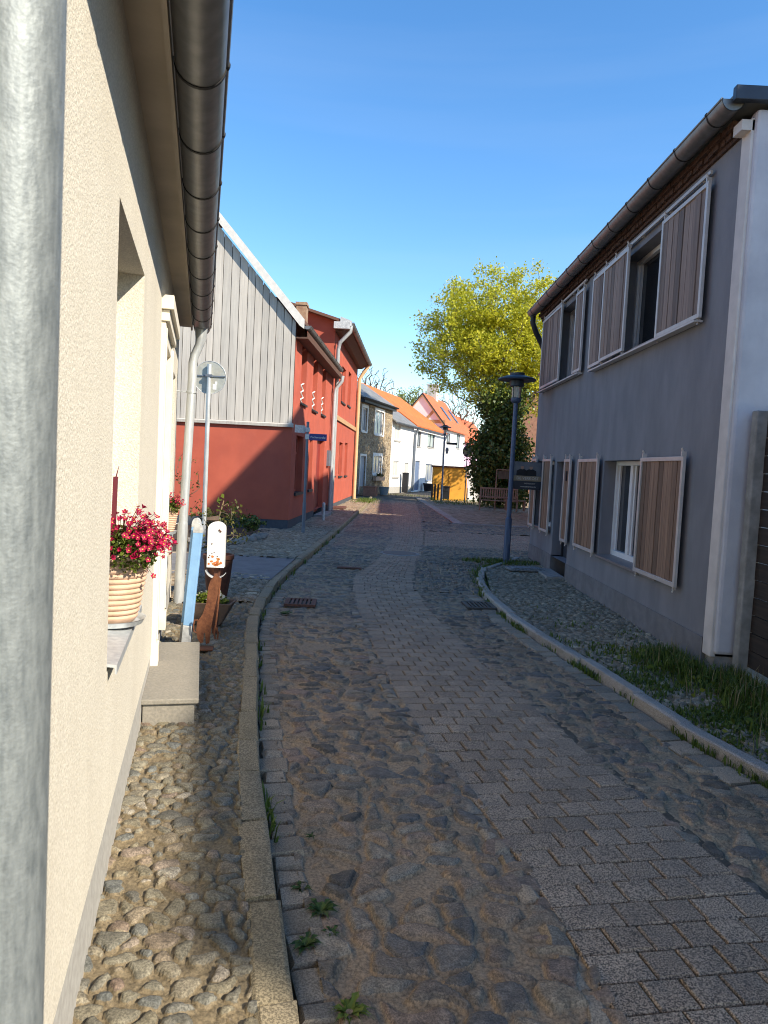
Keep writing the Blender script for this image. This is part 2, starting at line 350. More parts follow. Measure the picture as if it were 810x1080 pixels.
def leaf_mat(name, c1, c2, c3, trans=.35, rough=.5):
    m, nt, b = nodes(name); L = nt.links.new
    a = N(nt, 'ShaderNodeAttribute', attribute_name='tint'); c = ramp(nt, a.outputs['Fac'], [(0, c1), (.5, c2), (1, c3)])
    L(c.outputs[0], b.inputs['Base Color']); b.inputs['Roughness'].default_value = rough; b.inputs['Specular IOR Level'].default_value = .3
    t = N(nt, 'ShaderNodeBsdfTranslucent'); L(c.outputs[0], t.inputs['Color'])
    mx = N(nt, 'ShaderNodeMixShader'); mx.inputs[0].default_value = trans; L(b.outputs[0], mx.inputs[1]); L(t.outputs[0], mx.inputs[2])
    L(mx.outputs[0], nt.nodes['Material Output'].inputs['Surface']); return m
maple_leaf = leaf_mat('maple_leaf', (.34,.355,.03), (.52,.51,.045), (.71,.65,.075), .5)
ever_leaf = leaf_mat('evergreen_leaf', (.04,.07,.018), (.085,.135,.03), (.20,.235,.06), .15, .35)
grass_leaf = leaf_mat('grass_blade', (.05,.085,.014), (.09,.145,.025), (.15,.20,.04), .3)
herb_leaf = leaf_mat('herb_leaf', (.05,.08,.012), (.11,.155,.022), (.20,.24,.04), .3)
rose_leaf = leaf_mat('rose_leaf', (.05,.05,.012), (.09,.10,.02), (.17,.15,.04), .3)
dande = leaf_mat('weed_leaf', (.025,.05,.012), (.045,.085,.02), (.09,.14,.03), .25)
petal = leaf_mat('crimson_petal', (.20,.002,.025), (.42,.006,.06), (.58,.02,.10), .25)
petal_w = leaf_mat('white_petal', (.6,.58,.5), (.7,.68,.6), (.75,.75,.7), .3)
pale_leaf = leaf_mat('pale_spring_leaf', (.16,.19,.04), (.24,.27,.06), (.32,.34,.09), .4)

# ------------------------------------------------------------------ foliage / trees
def leaves(name, C, size, mat, parent=None, seed=1, up=.0, tint=None, droop=0., asp=.7, loc=None, squash=None):
    R = np.random.RandomState(seed); C = np.asarray(C, float); n = len(C)
    d = R.normal(size=(n,3)); d[:,2] += up; d /= np.linalg.norm(d, axis=1)[:,None]
    q = R.normal(size=(n,3)); q -= (q*d).sum(1)[:,None]*d; q /= np.linalg.norm(q, axis=1)[:,None]
    w = np.cross(d, q); s = size*(.6+.8*R.rand(n))[:,None]
    if loc is not None: C = C-np.asarray(loc)
    a = C-q*s*.5; b_ = C+w*s*asp*.5+d*s*.12; c = C+q*s*.5-d*s*.1; e = C-w*s*asp*.5+d*s*.12
    V = np.stack([a,b_,c,e], 1).reshape(-1,3)
    me = bpy.data.meshes.new(name); me.vertices.add(4*n); me.vertices.foreach_set('co', V.ravel())
    me.loops.add(4*n); me.loops.foreach_set('vertex_index', np.arange(4*n)); me.polygons.add(n); me.polygons.foreach_set('loop_start', np.arange(n)*4)
    at = me.attributes.new('tint', 'FLOAT', 'FACE'); t = R.rand(n) if tint is None else np.clip(tint+.35*(R.rand(n)-.5), 0, 1); at.data.foreach_set('value', t.astype(np.float32))
    me.update(calc_edges=True); me.materials.append(mat)
    o = bpy.data.objects.new(name, me); COL.objects.link(o)
    if loc is not None: o.location = loc
    if parent is not None: o.parent = parent; o.matrix_parent_inverse = Matrix.Translation(-Vector(parent.location))
    return o
def branches(mb, base, tips, trunk, r_tip, seg=5, seed=1, power=2.2, sag=.12, rmax=None, wp=.35, nint=3):
    """connects every tip to the growing skeleton; radii follow the pipe model"""
    R = random.Random(seed); P = [Vector(p) for p in trunk]; par = [-1]+list(range(len(P)-1)); plen = [0.]
    for i in range(1, len(P)): plen.append(plen[-1]+(P[i]-P[i-1]).length)
    tips = sorted([Vector(t) for t in tips], key=lambda t: (t-P[-1]).length)
    ends = []
    for t in tips:
        A = np.array([tuple(p) for p in P]); d = np.linalg.norm(A-np.array(t), axis=1); cost = d+wp*np.array(plen)
        cost[:max(1, len(trunk)-2)] += 1.5
        k = int(cost.argmin()); p0 = P[k]; v = t-p0; last = k
        pd = (p0-P[par[k]]).normalized() if par[k] >= 0 else Vector((0,0,1))
        c1 = p0+pd*v.length*.35
        for i in range(1, nint+1):
            f = i/nint; q = p0*(1-f)**2+c1*2*f*(1-f)+t*f*f
            if i < nint: q += Vector((R.uniform(-1,1), R.uniform(-1,1), R.uniform(-1,1)))*v.length*.04
            P.append(q); par.append(last); plen.append(plen[last]+(q-P[last]).length); last = len(P)-1
        ends.append(last)
    n = len(P); acc = [0.]*n; kids = [0]*n
    for i in range(n):
        if par[i] >= 0: kids[par[i]] += 1
    rr = [0.]*n
    for i in range(n-1, -1, -1):
        rr[i] = max(r_tip, acc[i]**(1/power)) if kids[i] else r_tip
        if rmax: rr[i] = min(rr[i], rmax)
        if par[i] >= 0: acc[par[i]] += rr[i]**power
    for i in range(1, n):
        mb.tube([P[par[i]], P[i]], [min(rr[par[i]], rr[i]*1.5), rr[i]], seg if rr[i] > r_tip*2 else 4, caps=False)
    return P, rr, ends
def ell_pts(c, r, n, seed, shell=.5, zmin=-9, lump=0):
    R = np.random.RandomState(seed); out = []
    ph = R.rand(8)*6.28
    while len(out) < n:
        v = R.normal(size=3); v /= np.linalg.norm(v); k = (shell+(1-shell)*R.rand())
        g = 1+lump*(math.sin(3*v[0]+ph[0])+math.sin(4*v[1]+ph[1])+math.sin(4*v[2]+ph[2])+math.sin(7*v[0]+5*v[2]+ph[3]))/4
        p = np.array(c)+v*np.array(r)*k*g
        if p[2] > zmin: out.append(p)
    return np.array(out)
def cluster(tips, n, rad_, seed, flat=.7):
    R = np.random.RandomState(seed); tips = np.asarray([tuple(t) for t in tips]); k = len(tips)
    C = np.repeat(tips, n, 0); off = R.normal(size=C.shape)*rad_*.5; off[:,2] *= flat; return C+off

# ------------------------------------------------------------------ ground
def cv(pts):
    y = np.array([p[1] for p in pts]); x = np.array([p[0] for p in pts])
    return lambda q: np.interp(q, y, x)
def smooth_cv(pts, k=.6):
    f = cv(pts); yy = np.linspace(min(p[1] for p in pts)-4, max(p[1] for p in pts)+4, 600)
    y0, y1 = min(p[1] for p in pts), max(p[1] for p in pts)
    ext = lambda q: np.where(q < y0, f(y0)+(q-y0)*(f(y0+.8)-f(y0))/.8, np.where(q > y1, f(y1)+(q-y1)*(f(y1)-f(y1-4))/4, f(q)))
    v = np.mean([ext(yy+d) for d in np.linspace(-k, k, 9)], 0)
    return lambda q: np.interp(q, yy, v)
kerbL = smooth_cv([(-.18,2.09),(-.29,2.57),(-.39,2.97),(-.5,3.38),(-.69,4.32),(-.98,5.98),(-1.23,7.38),(-1.37,8.36),(-1.46,10.07),(-1.46,11.5),(-1.35,14.21),(-1.16,20.12),(-.83,31.58),(-.72,40)])
pavL = smooth_cv([(.93,1.8),(.85,2.31),(.77,2.94),(.62,3.7),(.30,4.77),(.04,6.55),(-.11,7.72),(-.37,9.86),(-.45,11.73),(-.08,14.05),(.25,18.83),(.33,27.44),(.33,40)], .4)
pavR = smooth_cv([(1.9,2.4),(1.74,3.05),(1.54,4.03),(1.41,4.55),(1.25,5.74),(1.05,6.61),(.83,8.11),(.55,10.43),(.57,12.28),(.86,15.72),(1.2,21.4),(1.45,28),(1.7,40)], .4)
kerbR = smooth_cv([(2.95,2.4),(2.6,3.4),(2.37,4.27),(2.19,4.9),(2.04,6.02),(1.79,7.37),(1.59,8.64),(1.49,10.2)], .3)
wallL = lambda y: -1.48-.2517*(y-4.59)
redF = lambda y: -2.42+(y-18.72)*.042

_T = np.random.RandomState(3).rand(256,256,4)
def wob(x, y, k, s):
    return (np.sin(x*k+1.3*np.sin(y*k*.7+s))+np.sin(y*k*1.17+s*2+1.1*np.sin(x*k*.9)))*.5
def voronoi(x, y, cx, cy, seed, jit=.85, warp=.25):
    X = x/cx+warp*wob(x, y, 2.6/cx, seed)+seed*7.3; Y = y/cy+warp*wob(y, x, 2.6/cy, seed+1)+seed*3.1
    ix = np.floor(X).astype(int); iy = np.floor(Y).astype(int)
    d1 = np.full(x.shape, 9.); d2 = np.full(x.shape, 9.); idr = np.zeros(x.shape); idq = np.zeros(x.shape)
    for a in (-1,0,1):
        for b in (-1,0,1):
            r = _T[(ix+a)%256, (iy+b)%256]
            d = np.hypot(ix+a+.5+(r[...,0]-.5)*jit-X, iy+b+.5+(r[...,1]-.5)*jit-Y)
            nw = d < d1
            d2 = np.where(nw, d1, np.minimum(d2, d)); idr = np.where(nw, r[...,2], idr); idq = np.where(nw, r[...,3], idq); d1 = np.where(nw, d, d1)
    return d1, d2, idr, idq
def sstep(a, b, x):
    t = np.clip((x-a)/(b-a), 0, 1); return t*t*(3-2*t)
def cobbles(name, xl, xr, segs, z, cell, h, mat, seed, gap=.06, gvar=.28, soft=.22, camber=0., groove=.007):
    """field of set stones as a height field between two edge lines"""
    VV = []; FF = []; SA = []; JA = []; off = 0
    for (y0, y1, st) in segs:
        ny = int((y1-y0)/st)+1; yy = np.linspace(y0, y1, ny); wmax = max(float(np.max(xr(yy)-xl(yy))), .05); nx = int(wmax/st)+2
        u = np.linspace(0, 1, nx); Y = np.repeat(yy[:,None], nx, 1); X = xl(yy)[:,None]*(1-u)+xr(yy)[:,None]*u
        d1, d2, ir, iq = voronoi(X, Y, cell[0], cell[1], seed); e = d2-d1-gvar*iq*iq
        s = sstep(gap, gap+soft, e); H = -groove*np.exp(-((e-gap)/.06)**2)+h*(.55+.45*ir)*s*(1.05-.45*np.clip(d1,0,1)**2)+.0025*wob(X, Y, 31, 2)+.0015*wob(X, Y, 77, 5)
        H = H+.012*wob(X, Y, 2.1, seed)
        Z = z+H-camber*(2*u-1)[None,:]**2
        VV.append(np.stack([X, Y, Z], -1).reshape(-1,3)); SA.append(((iq*7.13+ir*3.7) % 1).ravel()); JA.append((1-s).ravel())
        i = np.arange((ny-1)*nx).reshape(ny-1, nx)[:, :-1].ravel()+off
        FF.append(np.stack([i, i+1, i+1+nx, i+nx], 1)); off += nx*ny
    V = np.concatenate(VV); Fc = np.concatenate(FF); me = bpy.data.meshes.new(name)
    me.vertices.add(len(V)); me.vertices.foreach_set('co', V.ravel()); me.loops.add(Fc.size); me.loops.foreach_set('vertex_index', Fc.ravel())
    me.polygons.add(len(Fc)); me.polygons.foreach_set('loop_start', np.arange(len(Fc))*4); me.polygons.foreach_set('use_smooth', np.ones(len(Fc), bool))
    for nm, A in (('stone', SA), ('joint', JA)):
        at = me.attributes.new(nm, 'FLOAT', 'POINT'); at.data.foreach_set('value', np.concatenate(A).astype(np.float32))
    me.update(calc_edges=True); me.materials.append(mat)
    o = bpy.data.objects.new(name, me); COL.objects.link(o); return struct(o)

g = MB(); g.poly([(-400,-60,-.03), (400,-60,-.03), (400,900,-.03), (-400,900,-.03)])
ground_m = M('ground_earth', (.17,.14,.105), (.11,.092,.07), 2.2, .95, bs=12, bstr=.7, bdist=.03, dirt=.5, dcol=(.09,.078,.06), dscale=.4)
struct(g.build('ground', ground_m, smooth=0))
gut_w = .16
cobbles('cobbled_road', lambda y: kerbL(y)+gut_w-.04, lambda y: pavL(y)+.03, [(1.2,4,.011),(4,8,.016),(8,16,.03),(16,40,.07)], .005, (.17,.112), .031, field_m, 1, gap=.07, gvar=.42, soft=.16)
def right_edge(y): return np.where(y < 10.5, kerbR(y)-.22, np.where(y < 13.2, kerbR(np.minimum(y, 10.3))-.05+(y-10.5)*.2, np.where(y < 24.5, 6.5, 2.35)))
cobbles('cobbled_road', lambda y: pavR(y)-.06, lambda y: np.maximum(kerbR(np.minimum(y, 10.4))-.19, pavR(y)+.05), [(2.3,4.5,.012),(4.5,9,.018),(9,10.6,.03)], .005, (.16,.108), .028, field_m, 2, gap=.06, gvar=.4, soft=.16)
cobbles('side_street', lambda y: pavR(y)-.06, lambda y: np.interp(y, [10.6,12.8,14.6,15.3,18], [1.5,1.75,2.3,8.,8.]), [(10.6,16.99,.035)], .0, (.16,.12), .036, field_m, 5, gap=.06, gvar=.3)
cobbles('side_street', lambda y: pavR(y)-.06, lambda y: y*0+8., [(21.12,24.62,.06)], .0, (.2,.15), .04, field_m, 6, gap=.06, gvar=.25)
cobbles('cobbled_road', lambda y: pavR(y)-.06, lambda y: np.interp(y, [24.7,44], [2.35,2.0]), [(24.7,40,.07)], .0, (.2,.15), .04, field_m, 7)
# pavements (raised)
cobbles('pavement', lambda y: wallL(y)-.02, lambda y: kerbL(y)-.118, [(1.0,4,.009),(4,8.6,.015)], .094, (.088,.07), .024, pave_m, 3, gap=.05, gvar=.42, soft=.17)
cobbles('pavement', lambda y: np.interp(y, [8.6,11,13,18.2,18.7,40], [-6.,-6.,-3.4,-3.4,-2.42,-1.52]), lambda y: kerbL(y)-.118, [(8.6,10.8,.025),(12.75,20,.04),(20,38,.07)], .10, (.12,.10), .036, small_m, 4, gap=.07, gvar=.4)
cobbles('pavement', lambda y: np.minimum(kerbR(np.minimum(y,10.4)), 1.5+.0*y)*0+np.where(y < 10.4, kerbR(y), np.interp(y, [10.4,12.8,13.6,15.1], [1.49,1.72,2.1,2.75]))+.11, lambda y: np.where(y < 6.5, 3.33, 3.07), [(2.4,6,.018),(6,10.4,.022),(10.4,15.1,.03)], .07, (.088,.075), .026, small_m, 8, gap=.06, gvar=.3)
cobbles('plaza_paving', lambda y: np.interp(y, [24.7,44,48], [2.5,2.15,3.]), lambda y: y*0+16., [(24.7,48,.12)], .0, (.2,.16), .035, small_m, 9)
# driveway crossing
g = MB(); g.poly([(-7,10.85,.118), (kerbL(10.6)-.115,10.35,.118), (kerbL(12.9)-.115,12.9,.118), (-7,12.9,.118)])
drive_m = M('driveway_concrete', (.20,.195,.19), (.155,.15,.148), 6, .9, bs=80, bstr=.4, dirt=.4, dcol=(.11,.10,.095))
struct(g.build('driveway', drive_m, smooth=0))
# central strip of granite-faced pavers
R = random.Random(11); g = MB()
cy = 1.9; row = 0
while cy < 40:
    xl, xr = float(pavL(cy)), float(pavR(cy)); h = .3
    dx = (float(pavL(cy+h)+pavR(cy+h))-float(pavL(cy-h)+pavR(cy-h)))/2/(2*h); L_ = math.hypot(dx, 1); t = (dx/L_, 1/L_)
    W = (xr-xl)/L_*(1.0); c = ((xl+xr)/2, cy); k = max(3, round(W/.165-.5)); u = W/(k+.5)
    seq = [1.5]+[1]*(k-1) if row % 2 else [1]*(k-1)+[1.5]
    p = -W/2
    for q in seq:
        w = q*u; o = p+w/2
        g.block((c[0]+t[1]*o, c[1]-t[0]*o), t, .142, w-.009, -.03, .022+R.uniform(-.0025,.0025), .006, R, .0022, tilt=.002)
        p += w
    cy += .151*t[1]; row += 1
for i in range(27):
    y = 17.05+i*.155; x = float(pavR(y))-.03+(.08 if i % 2 else 0)
    while x < 8: g.block((x+.078,y), (0,1), .145, .148, -.03, .02+R.uniform(-.003,.003), .006, R, .002); x += .157
pv = struct(g.build('paver_strip', paver_m, smooth=0, fix=False))
jm = M('paver_joint', (.13,.10,.07), (.085,.066,.048), 40, .95, bs=120, bstr=.6)
ys = np.linspace(1.5, 40, 160); g = MB()
g.add([(float(pavL(y))-.06, y, .004) for y in ys]+[(float(pavR(y))+.06, y, .004) for y in ys], [(i, i+160, i+161, i+1) for i in range(159)])
g.poly([(.9,16.9,.005), (8,16.9,.005), (8,21.3,.005), (.9,21.3,.005)])
struct(g.build('paver_bedding', jm, smooth=0, fix=False))
# gutter rows and kerbs
def along(f, y0, y1, off, step, R, var=.2):
    y = y0
    while y < y1:
        L_ = step*R.uniform(1-var, 1+var); s = (float(f(y+.1))-float(f(y-.1)))/.2; k = math.hypot(1, s); t = (s/k, 1/k)
        ym = y+L_*t[1]/2; yield (float(f(ym))+off*t[1], ym-off*t[0]), t, L_; y += L_*t[1]
g = MB(); R = random.Random(5)
for c, t, L_ in along(kerbL, 1.2, 38, gut_w/2+.01, .15, R, .3):
    g.block(c, t, L_-.022, gut_w*R.uniform(.7,1.1), -.03, .022+R.uniform(-.006,.005), .012, R, .011, tilt=.004)
for c, t, L_ in along(kerbR, 2.4, 10.3, -.12, .2, R, .3):
    g.block(c, t, L_-.014, .2*R.uniform(.85,1.02), -.03, .024+R.uniform(-.006,.006), .012, R, .008, tilt=.004)
for c, t, L_ in along(pavL, 1.5, 9, -.05, .15, R, .3):
    g.block(c, t, L_*.86, .085*R.uniform(.8,1.15), -.03, .024+R.uniform(-.008,.006), .018, R, .014, tilt=.006)
struct(g.build('gutter_setts', sett_m, smooth=40, fix=False))
g = MB()
for c, t, L_ in along(kerbL, 1.0, 10.6, -.06, .62, R, .35): g.block(c, t, L_-.007, .125, -.03, .112+R.uniform(-.007,.005), .011, R, .010, tilt=.006)
for c, t, L_ in along(kerbL, 10.6, 12.8, -.06, .8, R, .2): g.block(c, t, L_-.007, .125, -.03, .108, .02, R, .006)
for c, t, L_ in along(kerbL, 12.8, 40, -.06, .9, R, .2): g.block(c, t, L_-.012, .13, -.03, .13+R.uniform(-.006,.006), .02, R, .006, tilt=.006)
struct(g.build('kerb', kerb_m, smooth=40, fix=False, bevel=.006))
g = MB()
for c, t, L_ in along(kerbR, 2.2, 10.35, .055, .85, R, .25): g.block(c, t, L_-.012, .11, -.03, .10+R.uniform(-.005,.005), .014, R, .005, tilt=.005)
arc = cv([(1.49,10.3),(1.52,11.4),(1.72,12.8),(2.05,13.5),(2.5,14.4),(2.75,15.0)])
for c, t, L_ in along(arc, 10.3, 15, .055, .45, R, .2): g.block(c, t, L_-.012, .11, -.03, .10, .014, R, .004)
far_k = cv([(2.46,24.7),(1.98,44.5)])
for c, t, L_ in along(far_k, 24.7, 46, .1, .6, R, .2): g.block(c, t, L_-.02, .32, -.03, .045, .012, R, .006)
for i in range(14): g.block((2.8+i*1.,24.65), (1,0), .98, .14, -.03, .05, .012, R, .004)
struct(g.build('kerb', kerb_grey, smooth=40, fix=False, bevel=.005))

# ------------------------------------------------------------------ facade helpers
def wall_open(mb, fr, s0, s1, z0, z1, ops, depth=.14, m=0, mr=None):
    S = sorted({s0, s1, *[o[0] for o in ops], *[o[1] for o in ops]}); Z = sorted({z0, z1, *[o[2] for o in ops], *[o[3] for o in ops]})
    S = [x for x in S if s0 <= x <= s1]; Z = [x for x in Z if z0 <= x <= z1]
    for i in range(len(S)-1):
        for j in range(len(Z)-1):
            a, c = (S[i]+S[i+1])/2, (Z[j]+Z[j+1])/2
            if any(o[0] < a < o[1] and o[2] < c < o[3] for o in ops): continue
            mb.poly([fr.P(S[i],0,Z[j]), fr.P(S[i+1],0,Z[j]), fr.P(S[i+1],0,Z[j+1]), fr.P(S[i],0,Z[j+1])], m)
    mr = m if mr is None else mr
    for a, b, c, d in ops:
        for p, q in (((a,c),(a,d)), ((b,c),(b,d)), ((a,c),(b,c)), ((a,d),(b,d))):
            mb.poly([fr.P(p[0],0,p[1]), fr.P(q[0],0,q[1]), fr.P(q[0],-depth,q[1]), fr.P(p[0],-depth,p[1])], mr)
def window(parent, fr, r, n, gm, fm, fw=.05, bars=1, cross=0, sill=None, sm=None, sd=.05, lab=None, name='window'):
    a, b, c, d = r; p = MB(); p.fbox(fr, a, b, n-.02, n, c, d); w = p.build(name, gm, parent, smooth=0)
    f = MB(); t = .03
    f.fbox(fr, a, a+fw, n+.002, n+t, c, d); f.fbox(fr, b-fw, b, n+.002, n+t, c, d); f.fbox(fr, a+fw, b-fw, n+.002, n+t, c, c+fw); f.fbox(fr, a+fw, b-fw, n+.002, n+t, d-fw, d)
    for i in range(bars):
        x = a+(b-a)*(i+1)/(bars+1); f.fbox(fr, x-fw*.5, x+fw*.5, n+.002, n+t-.003, c+fw, d-fw)
    if cross: f.fbox(fr, a+fw, b-fw, n+.003, n+t-.006, c+(d-c)*cross-fw*.4, c+(d-c)*cross+fw*.4)
    f.build('frame', fm, w, smooth=0)
    if sill is not None:
        g = MB(); g.fbox(fr, a-.04, b+.04, n+.002, sd, c-sill, c+.004); g.build('sill', sm, w, smooth=0)
    return w
def gutter_mb(fr, a0, a1, n, z, r, step=.62, m_strap=1, start=.3):
    g = MB(); seg = 14
    out = [(n+r*math.cos(math.pi+math.pi*k/seg), z+r*math.sin(math.pi+math.pi*k/seg)) for k in range(seg+1)]
    inn = [(n+(r-.004)*math.cos(2*math.pi-math.pi*k/seg), z+(r-.004)*math.sin(2*math.pi-math.pi*k/seg)) for k in range(seg+1)]
    g.prismN(fr, out+inn, a0, a1)
    g.tube([fr.P(a0,n+r,z), fr.P(a1,n+r,z)], .011, 8)
    for a in (a0, a1-.004):   # end caps
        g.prismN(fr, out, a, a+.004)
    a = a0+start
    while a < a1:
        o = [(n+(r+.004)*math.cos(math.pi+math.pi*k/seg), z+(r+.004)*math.sin(math.pi+math.pi*k/seg)) for k in range(seg+1)]
        i_ = [(n+(r+.0005)*math.cos(2*math.pi-math.pi*k/seg), z+(r+.0005)*math.sin(2*math.pi-math.pi*k/seg)) for k in range(seg+1)]
        g.prismN(fr, o+i_, a, a+.018, m_strap); g.tube([fr.P(a-.004,n+r,z+.004), fr.P(a+.022,n+r,z+.004)], .016, 8, m_strap)
        a += step
    return g
def roof_slab(mb, fr, s0, s1, n0, z0, n1, z1, th=.1, m=0):
    mb.hexa([fr.P(s0,n0,z0), fr.P(s1,n0,z0), fr.P(s1,n1,z1), fr.P(s0,n1,z1), fr.P(s0,n0,z0+th), fr.P(s1,n0,z0+th), fr.P(s1,n1,z1+th), fr.P(s0,n1,z1+th)], m)

# ================================================================== cream house (left)
fc = Fr((-1.48,4.59), -14.1, 1)
cs0, cs1 = -9., 4.25
house = thing('cream_house', 'cream rendered house with low eaves beside the camera, red flowers on its sill', 'house', fc.P(0,-3,0))
w1 = (-2.0,-.85,.99,2.71); w2 = (2.55,3.55,.98,2.66); door = (.76,1.93,.27,2.72)
g = MB(); wall_open(g, fc, cs0, cs1, .36, 3.36, [w1, w2, (door[0], door[1], .36, door[3])], .24)
for a in (cs0, cs1): g.poly([fc.P(a,0,0), fc.P(a,-7,0), fc.P(a,-7,3.3), fc.P(a,-3.5,6.6), fc.P(a,0,3.36)])
g.poly([fc.P(cs0,-7,0), fc.P(cs1,-7,0), fc.P(cs1,-7,3.3), fc.P(cs0,-7,3.3)])
g.build('wall', cream, house, smooth=0)
g = MB(); g.fbox(fc, cs0, door[0]-.06, -.06, -.006, 0, .38); g.fbox(fc, door[1]+.06, cs1-.002, -.06, -.006, 0, .38); g.build('plinth', plinth_pale, house, smooth=0)
g = MB(); g.fbox(fc, cs0, cs1, -.02, .15, 3.335, 3.36); g.fbox(fc, cs0, cs1, .13, .15, 3.30, 3.5); g.build('soffit', soffit_m, house, smooth=0)
g = gutter_mb(fc, cs0, cs1+.05, .255, 3.36, .1, .64, 1, .23); g.build('gutter', [zinc_dark, seam], house)
tile_c = tile_mat('brown_roof_tiles', (.20,.08,.05), (.13,.055,.04), fc)
g = MB(); roof_slab(g, fc, cs0-.1, cs1+.12, .24, 3.42, -3.5, 6.62); roof_slab(g, fc, cs0-.1, cs1+.12, -7.3, 3.2, -3.5, 6.62); g.build('roof', tile_c, house, smooth=0)
wn = window(house, fc, (w1[0],w1[1],w1[2]+.05,w1[3]), -.2, glass, win_white, .07, 1)
g = MB(); g.prismN(fc, [(-.2,1.045),(.035,1.02),(.035,.985),(.028,.985),(.028,1.01),(-.2,1.03)], w1[0]+.004, w1[1]-.004); g.build('sill', zinc, wn, smooth=0)
wn = window(house, fc, (w2[0],w2[1],w2[2]+.05,w2[3]), -.2, glass, win_white, .07, 1)
g = MB(); g.prismN(fc, [(-.2,1.035),(.035,.985),(.035,.955),(-.2,1.015)], w2[0]+.004, w2[1]-.004); g.build('sill', zinc, wn, smooth=0)
# timber door surround
sur = MB()
for a, b in ((door[0]-.06, door[0]+.07), (door[1]-.07, door[1]+.06)):
    sur.fbox(fc, a, b, -.02, .032, .29, 2.76); sur.fbox(fc, a+.03, b-.03, .03, .041, .45, 2.72); sur.fbox(fc, a-.01, b+.01, -.02, .047, .262, .42)
sur.fbox(fc, door[0]-.075, door[1]+.075, -.02, .055, 2.762, 2.84); sur.fbox(fc, door[0]-.10, door[1]+.10, -.02, .083, 2.842, 2.94)
sur.fbox(fc, door[0]+.07, door[1]-.07, -.2, .02, 2.66, 2.76)
dr = MB(); dr.fbox(fc, door[0]+.07, door[1]-.07, -.22, -.17, .29, 2.66)
for z0, z1 in ((.42,1.1), (1.2,1.75), (1.85,2.55)): dr.fbox(fc, door[0]+.17, door[1]-.17, -.172, -.155, z0, z1)
d_ = dr.build('door', cream_trim, house, smooth=0, bevel=.004); sur.build('door_surround', cream_trim, house, smooth=0, bevel=.004)
g = MB(); g.tube([fc.P(door[0]+.14,-.15,1.2), fc.P(door[0]+.14,-.11,1.2), fc.P(door[0]+.26,-.11,1.2)], .011, 8); g.build('handle', zinc, d_)
# downpipes
def clips(mb, p, r, n=12):
    mb.lathe((p[0],p[1],p[2]), [(r+.001,-.014), (r+.007,-.012), (r+.007,.012), (r+.001,.014)], 16, caps=False)
a = 3.93; g = MB()
pts = [fc.P(a,.25,3.32), fc.P(a,.25,3.16), fc.P(a,.235,3.09), fc.P(a,.185,2.96), fc.P(a,.17,2.88), fc.P(a,.17,2.7), fc.P(a,.12,.95)]
g.tube(pts, [.075,.062,.05,.05,.05,.05,.05], 16); g.tube([fc.P(a,.12,1.02), fc.P(a,.10,.1)], .058, 16)
for z, n in ((2.55,.167), (1.03,.12)): clips(g, fc.P(a,n,z), .05); g.tube([fc.P(a,0,z), fc.P(a,n,z)], .008, 6)
g.build('downpipe', zinc, house)
a = -3.98; g = MB(); g.tube([fc.P(a,.25,3.3), fc.P(a,.25,3.2), fc.P(a,.12,3.02), fc.P(a,.115,2.9), fc.P(a,.115,.1)], .052, 28)
for z in (2.6,): clips(g, fc.P(a,.115,z), .052); g.tube([fc.P(a,0,z), fc.P(a,.1,z)], .008, 6)
g.build('downpipe', M('old_zinc_pipe', (.26,.285,.285), (.10,.12,.13), 150, .58, .4, stretch=(1,1,.2), dirt=.5, dcol=(.34,.37,.37), dscale=60, bs=200, bstr=.2, lo=.25, hi=.85), house)
# door step
st = MB(); st.fbox(fc, -.06, 1.4, .0, .32, .08, .228); st.fbox(fc, -.08, 1.42, -.01, .345, .228, .262)
tag(st.build('door_step', stone_step, None, smooth=0, bevel=.007), 'worn grey stone step at the door of the cream house', 'step')

# ---- pots with red saxifrage on the cream sills
def flower_pot(c, k, zb):
    t = thing('flower_pot', None, 'flower pot', (c[0],c[1],zb), 'terracotta pots on the cream house sills')
    g = MB(); prof = [(.095,0)]; nr = 11
    for i in range(nr):
        z = .015+i*.024; r = .10+.055*(z/.3)**.8; prof += [(r,z), (r+.0055,z+.008), (r+.0055,z+.013), (r-.001,z+.021)]
    prof += [(.163,.285), (.172,.289), (.173,.312), (.165,.318), (.15,.316), (.145,.28)]
    g.lathe((c[0],c[1],zb+.018), [(r*k, z*k) for r, z in prof], 40); g.build('pot', terra, t, smooth=60)
    g = MB(); g.lathe((c[0],c[1],zb), [(.105*k,0), (.13*k,.006), (.142*k,.03), (.146*k,.032), (.137*k,.03), (.12*k,.014)], 36); g.build('saucer', zinc, t)
    g = MB(); g.lathe((c[0],c[1],zb+.018+.285*k), [(.148*k,0), (.1*k,.012), (.02*k,.016)], 24); g.build('soil', soil, t)
    return t
